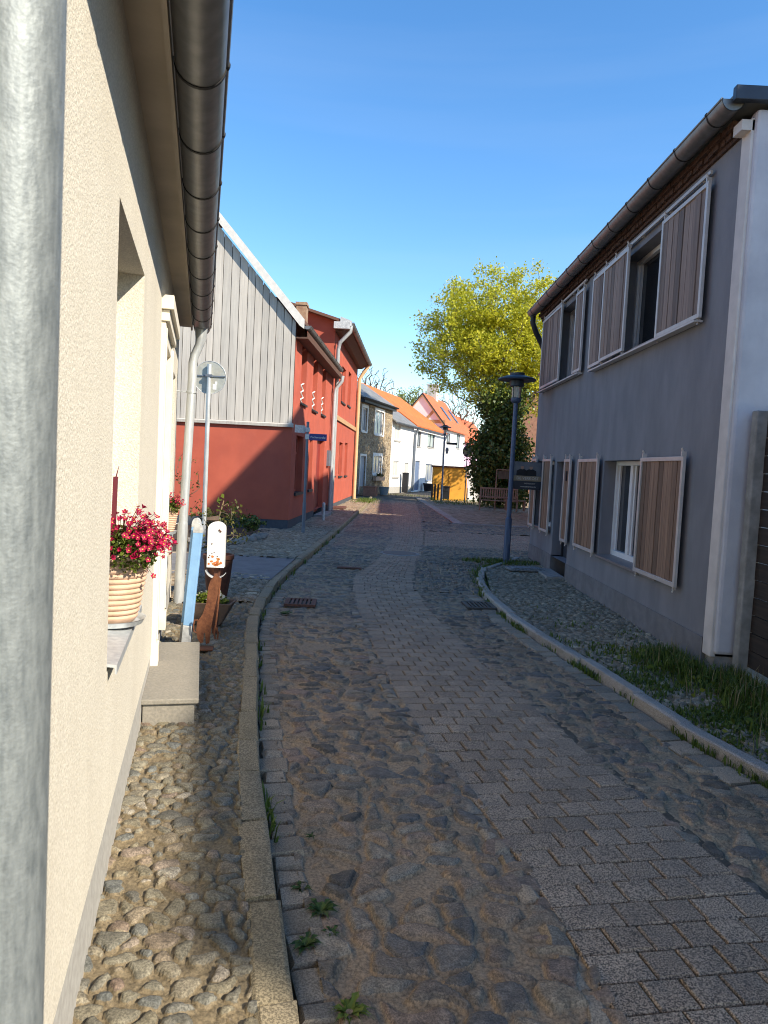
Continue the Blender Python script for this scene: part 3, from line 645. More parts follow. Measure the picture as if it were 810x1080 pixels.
def flower_plant(c, z, k, n_fl, seed, label, out):
    t = thing('flowering_plant', label, 'flowers', (c[0],c[1],z), 'crimson flowers in the sill pots')
    R = np.random.RandomState(seed); cc = (c[0]+out[0]*.06*k, c[1]+out[1]*.06*k-.055, z+.075*k)
    P = ell_pts(cc, (.20*k,.20*k,.135*k), int(5200*k*k), seed, .3, z-.03, .25); leaves('foliage', P, .02, herb_leaf, t, seed, up=.6)
    # stems + star flowers
    V = MB(); S = MB(); Y = MB(); tv = []
    for i in range(n_fl):
        v = R.normal(size=3); v[2] = abs(v[2])*1.05-.3*(R.rand() < .28); v[0] += out[0]*1.0; v[1] += out[1]*.8-.15; v[2] += .1; v /= np.linalg.norm(v)
        q = np.array(cc)+v*np.array((.235,.25,.21))*k*(.72+.42*R.rand()); b = np.array(cc)+v*.08*k
        if q[2] < z+.02: q[2] -= .06*R.rand()
        S.tube([b, (b+q)/2+np.array((0,0,.015)), q], .0012, 4, caps=False)
        nrm = Vector(v*.7+R.normal(size=3)*.35+np.array((0,-.5,.35))).normalized(); x = nrm.cross(Vector((.3,.1,1))).normalized(); y = nrm.cross(x); r = (.011+.006*R.rand())*k**.5; p0 = Vector(q); op = .1 if R.rand() < .7 else .9
        for j in range(5):
            a = 2*math.pi*j/5+R.rand()*.2; d1 = x*math.cos(a)+y*math.sin(a); d2 = x*math.cos(a+1.57)+y*math.sin(a+1.57)
            V.add([p0, p0+d1*r*.62+d2*r*.4+nrm*r*(.15+op), p0+d1*r+nrm*r*(.2+op), p0+d1*r*.62-d2*r*.4+nrm*r*(.15+op)], [(0,1,2,3)]); tv.append(R.rand())
        if op < .5: V.poly([p0+nrm*r*.35+(x*math.cos(a)+y*math.sin(a))*r*.2 for a in [2*math.pi*j/6 for j in range(6)]], 1); tv.append(.5)
    o = V.build('blossoms', [petal, yellow], t, smooth=0, fix=False); at = o.data.attributes.new('tint', 'FLOAT', 'FACE'); at.data.foreach_set('value', np.array(tv, np.float32))
    S.build('stems', M('stem_red', (.16,.03,.03), None, 5, .7), t, smooth=0, fix=False)
c = fc.P(-1.35,-.055,0); zs = 1.032
p = flower_pot(c, 1., zs); p['label'] = 'ribbed terracotta pot on the nearest cream window sill'
flower_plant(c, zs+.285, .84, 250, 4, 'mass of crimson star flowers spilling from the nearest terracotta pot', fc.n)
c = fc.P(3.0,-.03,0)
p = flower_pot(c, .8, 1.005); p['label'] = 'terracotta pot on the far cream window sill behind the downpipe'
flower_plant(c, 1.005+.25, .62, 90, 9, 'small clump of crimson flowers in the far sill pot behind the downpipe', fc.n)
g = MB(); qa = fc.at(117.5,608,-.07); qb = fc.at(122.,503,-.07); g.bar(fc.P(qa[0],-.07,qa[1]), fc.P(qb[0],-.07,qb[1]), .02, .02); g.tube([fc.P(qb[0],-.07,qb[1]-.01), fc.P(qb[0]+.03,-.06,qb[1]+.05)], [.004,.001], 5)
tag(g.build('plant_stake', dark_red, None, smooth=0), 'dark red wooden stake standing behind the nearest flower pot', 'stake')

# ---- objects standing beyond the door step
zp = .115
def blue_post(x, y, lean, label, hgt):
    t = thing('painted_post', label, 'post', (x,y,zp), 'blue posts beside the door step')
    l = Vector((lean[0],lean[1],1)); b = Vector((x,y,zp)); a = b+l*.0; w, d = .08, .045
    g = MB(); g.bar(b, b+l*.2, w, d, up=(0,1,0)); g.build('foot', chalk, t, smooth=0, bevel=.004)
    g = MB(); g.bar(b+l*.201, b+l*hgt, w, d-.004, up=(0,1,0)); g.build('shaft', sky_blue, t, smooth=0, bevel=.004)
    g = MB(); q = b+l*hgt; n = 8; pts = [(w/2*math.cos(math.pi*k/n), .062*math.sin(math.pi*k/n)) for k in range(n+1)]
    vs = [(q.x+px_, q.y+s*d/2, q.z+pz+.001) for s in (-1,1) for px_, pz in [(w/2,-.02)]+pts+[(-w/2,-.02)]]; m_ = n+3
    g.add(vs, [list(range(m_)), list(range(m_,2*m_))[::-1]]+[[i, (i+1)%m_, (i+1)%m_+m_, i+m_] for i in range(m_)]); g.build('cap', chalk, t, smooth=40)
    return t
blue_post(-1.70, 6.40, (.072,.0), 'front blue post with grey rounded cap and pale foot beside the step', 1.05)
blue_post(-1.745, 6.50, (.073,.0), 'rear blue post half hidden behind its twin beside the step', 1.09)
# mailbox on a dark post
t = thing('mailbox', 'white enamel mailbox with rounded top and printed poppies', 'mailbox', (-1.57,7.0,zp))
f = Fr((-1.57,6.9), 96, 1)       # its face looks down the street to the camera
f = Fr((-1.67,6.93), 84, 1)
def outl(w, h, r, n=10): return [(0,0), (w,0)]+[(w/2+r*math.cos(math.pi*k/n), h-r*.8+r*.8*math.sin(math.pi*k/n)) for k in range(n+1)]
W_, z0 = .165, .76
g = MB(); g.prism(f, [(a, z0+z) for a, z in outl(W_, .44, W_/2)], -.11, 0); g.build('body', enamel, t, smooth=40, bevel=.004)
R = random.Random(3)
for k in range(13):
    x, z = R.uniform(.02,W_-.03), z0+.02+abs(R.gauss(0,.045)); r = R.uniform(.010,.019); g = MB()
    g.prism(f, [(x+r*(1+.25*math.sin(3*a+k))*math.cos(a), z+r*.8*(1+.25*math.cos(2*a+k))*math.sin(a)) for a in [2*math.pi*i/10 for i in range(10)]], .0005, .0025)
    if k == 0: pop = M('poppy_print', (.62,.13,.05), (.50,.22,.06), 60, .4)
    g.build('poppy_print', pop, t, smooth=0)
for x, z, r in ((.03,.12,.006), (.05,.14,.005), (.02,.10,.008), (.07,.15,.005), (.045,.23,.007), (.10,.11,.006)): g = MB(); g.prism(f, [(x+r*math.cos(a), z0+z+r*math.sin(a)) for a in [2*math.pi*i/8 for i in range(8)]], .0026, .0038); g.build('seed_print', rust_pot, t, smooth=0)
g = MB(); g.bar(f.P(.105,.002,z0+.37), f.P(.13,.002,z0+.345), .012, .012); g.build('rust_hole', rust_pot, t, smooth=0)
g = MB(); n = 10; c0 = [(W_*.55+.105*math.cos(math.pi+.25+2.3*k/n), z0-.005+.1*math.sin(math.pi+.25+2.3*k/n)) for k in range(n+1)]
g.prism(f, c0+[(x*.97+.003, z+.006) for x, z in c0[::-1]], -.10, .0); g.build('paper_holder', chalk, t, smooth=40)
g = MB(); g.box((-1.585,7.02,.45), (.05,.05,.68)); g.build('post', rust_pot, t, smooth=0)
g = MB(); g.hexa([f.P(-.03,-.14,z0+.445), f.P(W_*.5,-.14,z0+.445), f.P(W_*.5,-.16,z0+.43), f.P(-.03,-.16,z0+.43), f.P(-.03,-.14,z0+.47), f.P(W_*.4,-.14,z0+.49), f.P(W_*.4,-.3,z0+.47), f.P(-.03,-.3,z0+.45)]); g.build('lid', tub_wood, t, smooth=0)
# rusty steel cat silhouette
f = Fr((0,6.35), 90, 1); Y0 = 6.35
t = thing('cat_silhouette', 'rust brown cut-out steel cat with hanging tail beside the door step', 'garden figure', (-1.45,6.35,zp))
def zz(x, y): p = D(170+x/7.71, 540+y/7.71, Y0); return (p[0], p[2])
out = [(420,530),(448,500),(462,522),(490,542),(484,600),(458,680),(432,800),(408,930),(392,1062),(364,1075),(358,985),(346,985),(342,1060),(318,1066),(296,1030),(284,960),(296,890),(338,830),(368,740),(384,610),(400,560)]
g = MB(); g.prism(f, [zz(*p) for p in out], -.004, .004); g.build('body', rust, t, smooth=0)
tp = [(474,610),(466,720),(454,840),(442,930),(430,985),(438,1030),(456,1034),(464,990),(450,940)]
g = MB(); g.tube([(*[zz(*p)[0]], Y0, zz(*p)[1]) for p in tp], .008, 8); g.build('tail', rust, t)
g = MB(); g.tube([(zz(*p)[0], Y0, zz(*p)[1]) for p in [(300,880),(270,880),(262,920),(266,970),(288,985)]], .007, 8); g.build('paw', rust, t)
bx = zz(330,1062); g = MB(); g.box((bx[0]+.0, Y0, zp+.012), (.2,.14,.012), .15); g.build('base_plate', rust, t, smooth=0)
# trough with pansies
t = thing('wooden_trough', 'weathered flared wooden trough on the left pavement behind the rusty cat', 'planter', (-1.74,7.42,zp))
g = MB(); cx_, cy_ = -1.74, 7.42
def rect_(w, d, z): return [(cx_+sx*w/2, cy_+sy*d/2, z) for sx, sy in ((-1,-1),(1,-1),(1,1),(-1,1))]
o0, o1, i1, i0 = rect_(.26,.16,zp), rect_(.5,.3,zp+.23), rect_(.455,.255,zp+.23), rect_(.3,.18,zp+.12)
g.add(o0+o1+i1+i0, [(3,2,1,0)]+[(i,(i+1)%4,4+(i+1)%4,4+i) for i in range(4)]+[(4+i,4+(i+1)%4,8+(i+1)%4,8+i) for i in range(4)]+[(8+i,8+(i+1)%4,12+(i+1)%4,12+i) for i in range(4)]+[(12,13,14,15)])
g.build('trough', tub_wood, t, smooth=0, bevel=.006); g = MB(); g.box((cx_,cy_,zp+.17), (.40,.22,.05)); g.build('soil', soil, t, smooth=0)
t = thing('pansies', 'low green plants with white blooms growing in the wooden trough', 'flowers', (cx_,cy_,zp+.2))
leaves('foliage', ell_pts((cx_,cy_,zp+.24), (.21,.11,.09), 420, 3, .2, zp+.18), .045, herb_leaf, t, 3, up=.5)
leaves('blossoms', ell_pts((cx_,cy_-.02,zp+.29), (.2,.1,.06), 34, 5, .6, zp+.22), .04, petal_w, t, 5, up=.6)
g = MB(); g.lathe((-2.0,8.9,zp), [(.12,0), (.15,.2), (.175,.46), (.19,.47), (.19,.52), (.172,.525), (.16,.48), (.02,.46)], 28)
tag(g.build('plant_pot', rust_pot, None), 'large dark brown pot standing behind the white mailbox', 'plant pot')
t = thing('sprawling_shrub', 'leafy shrub with bare twigs in the dark brown pot', 'shrub', (-2.0,8.9,zp+.48))
g = MB(); R = random.Random(5); tips = [(-2.0+R.gauss(-.05,.16), 8.9+R.gauss(0,.12), zp+.62+R.random()*.5) for _ in range(16)]
branches(g, None, tips, [(-2.0,8.9,zp+.45), (-2.0,8.9,zp+.52), (-2.01,8.89,zp+.58)], .0035, 5, 3, nint=3); g.build('twigs', twig, t, smooth=0, fix=False)
leaves('foliage', cluster(tips, 16, .12, 5), .04, rose_leaf, t, 6)

# ================================================================== round road sign (seen from behind)
x, y = -3.4, 13.8
t = thing('round_road_sign', 'back of a round grey road sign on a galvanised pole before the plank gable', 'road sign', (x,y,.1))
g = MB(); g.tube([(x,y,.05), (x,y,3.56)], .042, 14); g.build('pole', zinc, t)
g = MB(); f = Fr((x,y-.0), 90, -1); n = 40
g.prism(f, [(.31*math.cos(2*math.pi*k/n), 3.32+.31*math.sin(2*math.pi*k/n)) for k in range(n)], .055, .06); sg = g.build('disc', sign_back, t, smooth=40)
g = MB(); g.tube([f.P(.305*math.cos(2*math.pi*k/n), .054, 3.32+.305*math.sin(2*math.pi*k/n)) for k in range(n+1)], .007, 6); g.build('rim', chalk, sg)
g = MB(); g.fbox(f, -.29, .29, .035, .054, 3.335, 3.36); g.fbox(f, -.06, .06, -.05, .034, 3.325, 3.37); g.build('clamp', post_grey, t, smooth=0)
g = MB(); g.fbox(f, .06, .13, .051, .0545, 3.1, 3.2); g.fbox(f, .10, .14, .051, .0545, 3.2, 3.25); g.build('sticker', white_paint, sg, smooth=0)

# garden bed before the gable
g = MB(); g.add([(-7,13.0,.10), (-3.4,13.0,.10), (-2.6,14.5,.10), (-2.55,18.4,.10), (-7,18.4,.10), (-5,15.5,.22)], [(0,1,5), (1,2,5), (2,3,5), (3,4,5), (4,0,5)])
struct(g.build('garden_bed', soil, smooth=60))
R = random.Random(8); proto = None
stone_gm = M('garden_stones', (.30,.27,.23), (.19,.17,.15), 9, .9, bs=40, bstr=.6)
pos = [(-3.35,14.6),(-3.1,14.75),(-2.9,14.95),(-2.75,15.2),(-2.7,15.5),(-3.6,14.5),(-3.85,14.45),(-2.68,15.8),(-2.66,16.2),(-2.9,15.4)]
gl = ['rounded stones edging the garden bed by the red gable']
for i, (x, y) in enumerate(pos):
    if i < 3: g = MB(); g.rock((0,0,0), (.13,.1,.09), R); o = g.build('edging_stone', stone_gm, None); proto = o if proto is None else proto; src = o
    else: o = proto.copy(); COL.objects.link(o)
    o.location = (x,y,.14); o.rotation_euler = (0,0,R.uniform(0,6)); s_ = R.uniform(.7,1.3); o.scale = (s_,s_,s_*R.uniform(.8,1.2)); tag(o, 'rounded grey field stone edging the garden bed by the red gable', 'stone', gl[0])
def shrub(name, label, base, c, r, ntip, nleaf, ls, lm, seed, tipr=.005, stemmat=twig, spread=.1):
    t = thing(name, label, 'shrub', base); g = MB(); tips = ell_pts(c, r, ntip, seed, .4)
    b = Vector(base); branches(g, None, tips, [b-Vector((0,0,.1)), b, b+(Vector(c)-b)*.3], tipr, 5, seed); g.build('stems', stemmat, t, smooth=0, fix=False)
    if nleaf: leaves('foliage', cluster(tips, nleaf, spread, seed), ls, lm, t, seed)
    return t
shrub('shrub', 'dark leafy shrub left of the plinth in the garden bed', (-3.55,15.6,.15), (-3.6,15.6,.5), (.36,.35,.3), 26, 14, .065, rose_leaf, 3)
shrub('shrub', 'yellowish small shrub in front of the slate plinth', (-3.13,15.3,.12), (-3.1,15.3,.62), (.22,.22,.24), 16, 10, .06, herb_leaf, 14)
shrub('shrub', 'lowest dark green shrub nearest the red house corner', (-2.86,15.9,.12), (-2.86,15.9,.42), (.28,.3,.2), 22, 24, .07, ever_leaf, 6)
shrub('rose_bush', 'sparse rose bush with thin twigs against the lit red gable', (-3.62,13.5,.12), (-3.62,13.45,1.25), (.3,.25,.75), 26, 5, .045, rose_leaf, 8, .004, twig, .08)
t = thing('pruned_rose', 'single tall pruned rose stem with two leaves at its tip', 'plant', (-3.15,13.7,.12)); g = MB()
q = [(-3.22,13.7,.12), D(228,555,13.7), D(234,535,13.7), D(236,528,13.7)]; g.tube(q, [.022,.018,.014,.01], 7); g.tube([q[2], D(240,531,13.7)], .008, 5); g.build('stem', M('pale_stem', (.32,.22,.11), None, 20, .8), t)
leaves('foliage', [D(232,527,13.7), D(239,530,13.7), D(235,523,13.7), D(231,528,13.7)], .13, herb_leaf, t, 4)

# ================================================================== red gable house
fr = Fr((-2.42,18.5), 2.4, 1); fg = Fr((-2.42,18.5), 90, 1)     # fg: s runs +x, n faces the camera
red = thing('red_gable_house', 'red house with grey weathered plank gable facing the camera', 'house', (-5.5,22,0))
ls = fr.at(349,450)[0]     # length to the downpipe
up = [fr.rect(317.8,361.5,323.5,427), fr.rect(330,373,334.8,434), fr.rect(339.6,383,343.4,438.5)]
lo = [fr.rect(311.5,459.5,319,519), fr.rect(325.5,463,329.2,516)]; dr = fr.rect(333,463,341,537); dr = (dr[0], dr[1], .2, dr[3])
zb, ze = .34, 4.95
g = MB(); wall_open(g, fr, 0, ls, zb, ze, up+lo+[(dr[0],dr[1],zb,dr[3])], .22)
xr_ = 8.2; rz_ = ze+1.13*xr_/2+.3
g.add([fg.P(-xr_,0,zb), fg.P(0,0,zb), fg.P(0,0,ze+.25), fg.P(-xr_/2,0,rz_-.15), fg.P(-xr_,0,ze+.25)], [(0,1,2,3,4)])
o = fr.P(ls,0,0); g.add([(o[0]-xr_,o[1],0), (o[0],o[1],0), (o[0],o[1],ze+.2), (o[0]-xr_/2,o[1],rz_-.15), (o[0]-xr_,o[1],ze+.2)], [(0,1,2,3,4)])
g.build('wall', red_paint, red, smooth=0)
g = MB(); g.fbox(fr, -.0, dr[0]-.05, -.3, -.012, .0, zb); g.fbox(fr, dr[1]+.05, ls, -.3, -.012, 0, zb); g.fbox(fg, -xr_, -.012, -.3, -.012, 0, zb); g.build('plinth', blue_plinth, red, smooth=0)
# plank gable: each board a strip, with real gaps
g = MB(); zk = 2.79; x = -xr_+.1; R = random.Random(2)
vl = lambda s: ze+.33+1.13*(-s if s > -xr_/2 else xr_+s)
while x < -.03:
    w = min(.185*R.uniform(.85,1.15), -.005-x); a, b = x+.008, x+w-.008; m_ = [(a,zk),(b,zk),(b,vl(b)),(a,vl(a))]
    if a < -xr_/2 < b: m_ = [(a,zk),(b,zk),(b,vl(b)),(-xr_/2,vl(-xr_/2)),(a,vl(a))]
    d = R.uniform(.035,.045); g.prism(fg, m_, .012, d); x += w
g.build('plank_cladding', planks, red, smooth=0)
g = MB(); g.prism(fg, [(-xr_,zk+.001),(0,zk+.001),(0,ze+.25),(-xr_/2,rz_-.16),(-xr_,ze+.25)], .003, .011); g.build('cladding_backing', char, red, smooth=0)
g = MB(); g.prismN(fg, [(0,zk-.1),(.075,zk-.1),(.085,zk-.03),(.05,zk-.004),(0,zk-.004)], -xr_, .03); g.build('drip_board', planks, red, smooth=0)
rt = tile_mat('red_house_tiles', (.17,.085,.06), (.11,.06,.045), fr)
g = MB(); e0 = 5.05; P_ = lambda q, n, z: (fr.O[0]+n+q*fr.u[0], fr.O[1]-.16+q, z); LL = ls+.1
for sg_ in (0, 1):
    A = [(.22,e0+.2), (-xr_/2,rz_+.24)] if sg_ == 0 else [(-xr_-.3,e0+.1), (-xr_/2,rz_+.24)]
    (n0,z0_), (n1,z1_) = A; g.hexa([P_(0,n0,z0_), P_(LL,n0,z0_), P_(LL,n1,z1_), P_(0,n1,z1_), P_(0,n0,z0_+.1), P_(LL,n0,z0_+.1), P_(LL,n1,z1_+.1), P_(0,n1,z1_+.1)])
g.build('roof', rt, red, smooth=0)
g = MB()
for sg_ in (1,):   # white verge board along the gable edge
    g.prism(fg, [(.215,e0+.07),(.215,e0+.305),(-xr_/2,rz_+.355),(-xr_/2,rz_+.12),(.1,e0+.15)], .16, .19)
    g.prism(fg, [(-xr_-.28,e0+.2),(-xr_/2-.001,rz_+.355),(-xr_/2-.001,rz_+.09),(-xr_-.28,e0-.1)], .16, .19)
g.build('verge_board', M('verge_white', (.64,.62,.58), (.55,.53,.5), 9, .7), red, smooth=0)
g = gutter_mb(fr, -.16, ls-.25, .30, e0+.15, .085, .9); g.build('gutter', [zinc_dark, seam], red)
g = MB(); g.fbox(fr, -.02, ls, .0, .31, e0-.14, e0-.1); g.fbox(fr, -.02, ls, .28, .31, e0-.1, e0+.02); g.build('eave_board', M('brown_eaves', (.12,.06,.04), None, 4, .7), red, smooth=0)
for r in up:
    w = window(red, fr, r, -.19, glass, red_paint, .06, 1, .6, .05, char, .06)
    g = MB(); a, b, c_, d_ = r; zs_ = [c_+.02+(d_-c_)*.36*k/6 for k in range(7)]
    for k in range(6): g.tube([fr.P(a+(.45 if k % 2 else .98)*(b-a), -.07, zs_[k]), fr.P(a+(.98 if k % 2 else .45)*(b-a), -.07, zs_[k+1])], .02, 6)
    g.build('window_guard', white_paint, red, smooth=0)
for r in lo: window(red, fr, r, -.19, glass, red_paint, .06, 1, .7, .07, char, .05)
g = MB(); g.fbox(fr, dr[0], dr[1], -.2, -.15, dr[2], dr[3]); d_ = g.build('door', M('red_door', (.28,.035,.028), None, 4, .5), red, smooth=0)
g = MB(); g.fbox(fr, dr[0]+.12, dr[1]-.12, -.149, -.14, dr[2]+.2, dr[2]+.9); g.fbox(fr, dr[0]+.12, dr[1]-.12, -.149, -.14, dr[2]+1., dr[3]-.15); g.build('panel', M('red_door', (.28,.035,.028)), d_, smooth=0)
a = ls-.3; g = MB(); g.tube([fr.P(a,.38,e0-.07), fr.P(a,.36,e0-.25), fr.P(a,.14,e0-.55), fr.P(a,.12,e0-.7), fr.P(a,.12,.15)], .065, 12)
for z in (4.1,2.6,1.2): clips(g, fr.P(a,.12,z), .065)
g.build('downpipe', zinc, red)
g = MB(); g.fbox(fr, ls-.85, ls-.45, .0, .10, 1.75, 2.3); g.build('meter_box', post_grey, red, smooth=0)
cxy = fg.P(-3.0,-1.6,0); g = MB(); g.box((cxy[0],cxy[1],8.1), (.62,.6,2.0)); g.box((cxy[0],cxy[1],9.02), (.72,.7,.16)); 
ct = D(318,325,21.); g = MB(); g.box((ct[0],21.2,ct[2]-.55), (.28,.5,1.3)); g.box((ct[0],21.2,ct[2]+.12), (.33,.56,.08)); g.build('chimney', M('chimney_brick', (.36,.25,.16), (.26,.15,.1), 9, .9, bs=20, bstr=.6), red, smooth=0)
g = MB(); g.fbox(fr, dr[0]-.1, dr[1]+.15, .0, .35, .08, .2); tag(g.build('door_step', concrete, None, smooth=0, bevel=.01), 'concrete step in front of the dark red door of the gable house', 'step')

# ================================================================== taller red house
l2 = fr.at(374,460)[0]; h2 = thing('tall_red_house', 'taller red house with brown eaves between gable house and stone house', 'house', fr.P((ls+l2)/2,-4,0))
e2 = fr.at(363,352)[1]-.05
upw = [fr.rect(352.5,380,355.5,420), fr.rect(360.3,387,364.3,425.5), fr.rect(367,392,370,429)]; low = [fr.rect(350,466,353.5,502), fr.rect(357.3,466.5,360.8,502), fr.rect(363.4,467,366,501.5)]
ls2 = ls+.02
g = MB(); wall_open(g, fr, ls2, l2, .3, e2, upw+low, .16)
for a in (ls2, l2): g.add([fr.P(a,0,0), fr.P(a,-8,0), fr.P(a,-8,e2), fr.P(a,-4,e2+.95), fr.P(a,0,e2)], [(0,1,2,3,4)])
g.build('wall', red_paint, h2, smooth=0)
g = MB(); g.fbox(fr, ls2, l2-.01, -.2, -.01, 0, .3); g.build('plinth', blue_plinth, h2, smooth=0)
g = MB(); zc = fr.at(362,445)[1]; g.fbox(fr, ls2+.1, l2, 0, .06, zc-.09, zc+.09); g.build('string_course', M('tan_band', (.52,.32,.17), None, 4, .8), h2, smooth=0)
t2 = tile_mat('tall_house_tiles', (.21,.10,.06), (.14,.07,.05), fr)
g = MB(); roof_slab(g, fr, ls2-.3, l2+.25, .5, e2-.2, -4, e2+1.1, .1); roof_slab(g, fr, ls2-.3, l2+.25, -8.4, e2-.2, -4, e2+1.1, .1); g.build('roof', t2, h2, smooth=0)
g = gutter_mb(fr, ls2-.25, l2+.25, .58, e2-.12, .1, 1.1); g.build('gutter', [zinc_dark, seam], h2)
g = MB(); g.prismN(fr, [(.0,e2-.02),(.0,e2-.4),(.2,e2-.4),(.48,e2-.22),(.48,e2-.2)], ls2, l2); g.build('eave_board', M('brown_eaves', (.12,.06,.04)), h2, smooth=0)
g = MB(); g.prismN(fr, [(.62,e2-.28),(.62,e2-.08),(.2,e2+.06),(.2,e2-.16)], ls2-.34, ls2-.3); g.fbox(fr, ls2-.36, ls2-.2, -.02, .56, e2-.36, e2-.12); g.build('verge_board', chalk, h2, smooth=0)
a = ls2-.12; g = MB(); g.tube([fr.P(a,.58,e2-.2), fr.P(a,.56,e2-.42), fr.P(a+.05,.2,e2-.8), fr.P(a+.12,.14,e2-1.05), fr.P(a+.15,.14,.15)], .07, 12); g.build('downpipe', zinc, h2)
a = l2-.12; g = MB(); g.tube([fr.P(a,.55,e2-.2), fr.P(a,.3,e2-.6), fr.P(a,.12,e2-.9), fr.P(a,.12,.15)], .09, 12); g.build('downpipe', cream_pipe, h2)
for r in upw+low: window(h2, fr, r, -.13, glass, red_paint, .06, 1, .6, .06, char, .05)
g = MB(); g.fbox(fr, ls2+1., ls2+2.2, .02, .5, .07, .2); tag(g.build('door_step', iron_red, None, smooth=0, bevel=.01), 'reddish low step by the downpipe of the taller red house', 'step')

# street name sign
b = (-1.93,17.6); t = thing('street_name_sign', 'blue street name plate on a grey post at the red house corner', 'street sign', (b[0],b[1],.1))
g = MB(); g.tube([(b[0],b[1],.08), (b[0],b[1],.86)], .045, 12); g.tube([(b[0],b[1],.86), (b[0],b[1],2.78)], .034, 12); g.tube([(b[0],b[1],2.78), (b[0],b[1],2.8)], [.038,.03], 12); g.build('post', post_grey, t)
f = Fr((b[0]+.05,b[1]-.045), 84, 1); g = MB(); g.fbox(f, 0, .42, -.012, .0, 2.36, 2.52); pl = g.build('name_plate', sign_blue, t, smooth=0)
curve_text('lettering', 'Fischerstraße', .066, white_paint, pl, f.P(.21,.003,2.435), (rad(90),0,rad(6)), .001)
f2 = Fr((b[0]-.05,b[1]-.03), 35, 1); g = MB(); g.fbox(f2, -.36, .0, -.012, 0, 2.52, 2.7); g.build('side_plate', chalk, t, smooth=0)
g = MB(); g.box((b[0],b[1],2.44), (.1,.1,.12)); g.box((b[0],b[1],2.61), (.1,.1,.1)); g.build('clamp', chalk, t, smooth=0)
# short metal bollard by the red plinth
p = fr.P(3.5,.45,.08); g = MB(); g.tube([p, (p[0],p[1],.62)], .05, 12); g.lathe((p[0],p[1],.62), [(.05,0),(.03,.03),(.005,.04)], 12); tag(g.build('short_bollard', chalk, None), 'short pale metal bollard behind the street name post', 'bollard')

# ================================================================== far row of houses
fw = Fr((.4,51.5), 17, 1)      # street fronts face left-front
fw = Fr((.4,51.5), 17, 1); fw.n = (fw.n[0], fw.n[1])
def house_row(name, label, px0, px1, ez, ridge, half, wallm, roofm, ops, gz=.3, roof_over=.25, s0=None, s1=None, parts=()):
    a = fw.at(px0, 480)[0] if s0 is None else s0; b_ = fw.at(px1, 480)[0] if s1 is None else s1
    t = thing(name, label, 'house', fw.P((a+b_)/2,-half,0)); g = MB()
    wall_open(g, fw, a, b_, 0, ez, ops, .15)
    for q in (a, b_): g.add([fw.P(q,0,0), fw.P(q,-2*half,0), fw.P(q,-2*half,ez), fw.P(q,-half,ridge), fw.P(q,0,ez)], [(0,1,2,3,4)])
    g.poly([fw.P(a,-2*half,0), fw.P(b_,-2*half,0), fw.P(b_,-2*half,ez), fw.P(a,-2*half,ez)])
    g.build('wall', wallm, t, smooth=0)
    if roofm is not None:
        k = (ridge-ez)/half; g = MB(); ov = roof_over
        roof_slab(g, fw, a-.05, b_+.05, ov, ez-ov*k+.05, -half, ridge+.05, .1); roof_slab(g, fw, a-.05, b_+.05, -2*half-ov, ez-ov*k+.05, -half, ridge+.05, .1); g.build('roof', roofm, t, smooth=0)
    return t, a, b_
tile_o = tile_mat('orange_tiles', (.72,.17,.035), (.58,.12,.03), fw)
tile_r = tile_mat('red_orange_tiles', (.66,.15,.05), (.50,.11,.045), fw)
slate = M('grey_roof_sheet', (.22,.22,.215), (.16,.16,.155), 2, .7)
# stone house
R4 = fw.rect
so = [R4(382,430,387,455), R4(395.5,434,404.5,458.5), R4(379.5,481,385,513), R4(393.5,481,402,500)]
ezs = fw.at(398,424)[1]
st_h, a, b_ = house_row('stone_house', 'brown rubble stone house with white window surrounds beyond the red houses', 377.5, 412, ezs, ezs+1.4, 2.2, rubble, slate, so)
g = gutter_mb(fw, a-.4, b_+.1, .33, ezs-.05, .1, 1.2); g.build('gutter', [char, seam], st_h)
g = MB(); g.fbox(fw, a, b_, -.0, .28, ezs-.3, ezs-.12); g.build('eave_board', char, st_h, smooth=0)
for r in so[:2]+so[3:]:
    w = window(st_h, fw, r, -.1, curtain, win_white, .08, 1, 0, .1, white_paint, .05)
    q = MB(); x0, x1, z0, z1 = r; q.fbox(fw, x0-.16, x0-.001, -.02, .03, z0-.05, z1+.2); q.fbox(fw, x1+.001, x1+.16, -.02, .03, z0-.05, z1+.2); q.fbox(fw, x0, x1, -.02, .03, z1+.002, z1+.2); q.build('surround', white_paint, w, smooth=0)
r = so[2]; g = MB(); g.fbox(fw, r[0], r[1], -.14, -.08, 0.1, r[3]); d_ = g.build('door', M('grey_door', (.40,.44,.50), None, 4, .5), st_h, smooth=0)
q = MB(); q.fbox(fw, r[0]-.12, r[0]-.001, -.02, .03, .1, r[3]+.14); q.fbox(fw, r[1]+.001, r[1]+.12, -.02, .03, .1, r[3]+.14); q.fbox(fw, r[0], r[1], -.02, .03, r[3]+.002, r[3]+.14); q.build('door_frame', white_paint, d_, smooth=0)
r = so[3]; t = thing('window_box', 'window box of orange flowers under the stone house window', 'flower box', fw.P((r[0]+r[1])/2,.15,r[2]-.3)); g = MB(); g.fbox(fw, r[0]-.1, r[1]+.1, .06, .28, r[2]-.42, r[2]-.16); g.build('box', terra, t, smooth=0)
cc = fw.P((r[0]+r[1])/2,.17,r[2]-.05); leaves('foliage', ell_pts(cc, (.35,.2,.16), 200, 3, .2), .09, rose_leaf, t, 2)
p = fw.P(fw.at(393.5,514)[0],.75,.0); g = MB(); g.lathe(p, [(.24,.02),(.3,.3),(.33,.52),(.35,.54),(.31,.54),(.28,.48),(.02,.46)], 20); tag(g.build('water_tub', tub_blue, None), 'grey blue round tub in front of the stone house', 'tub')
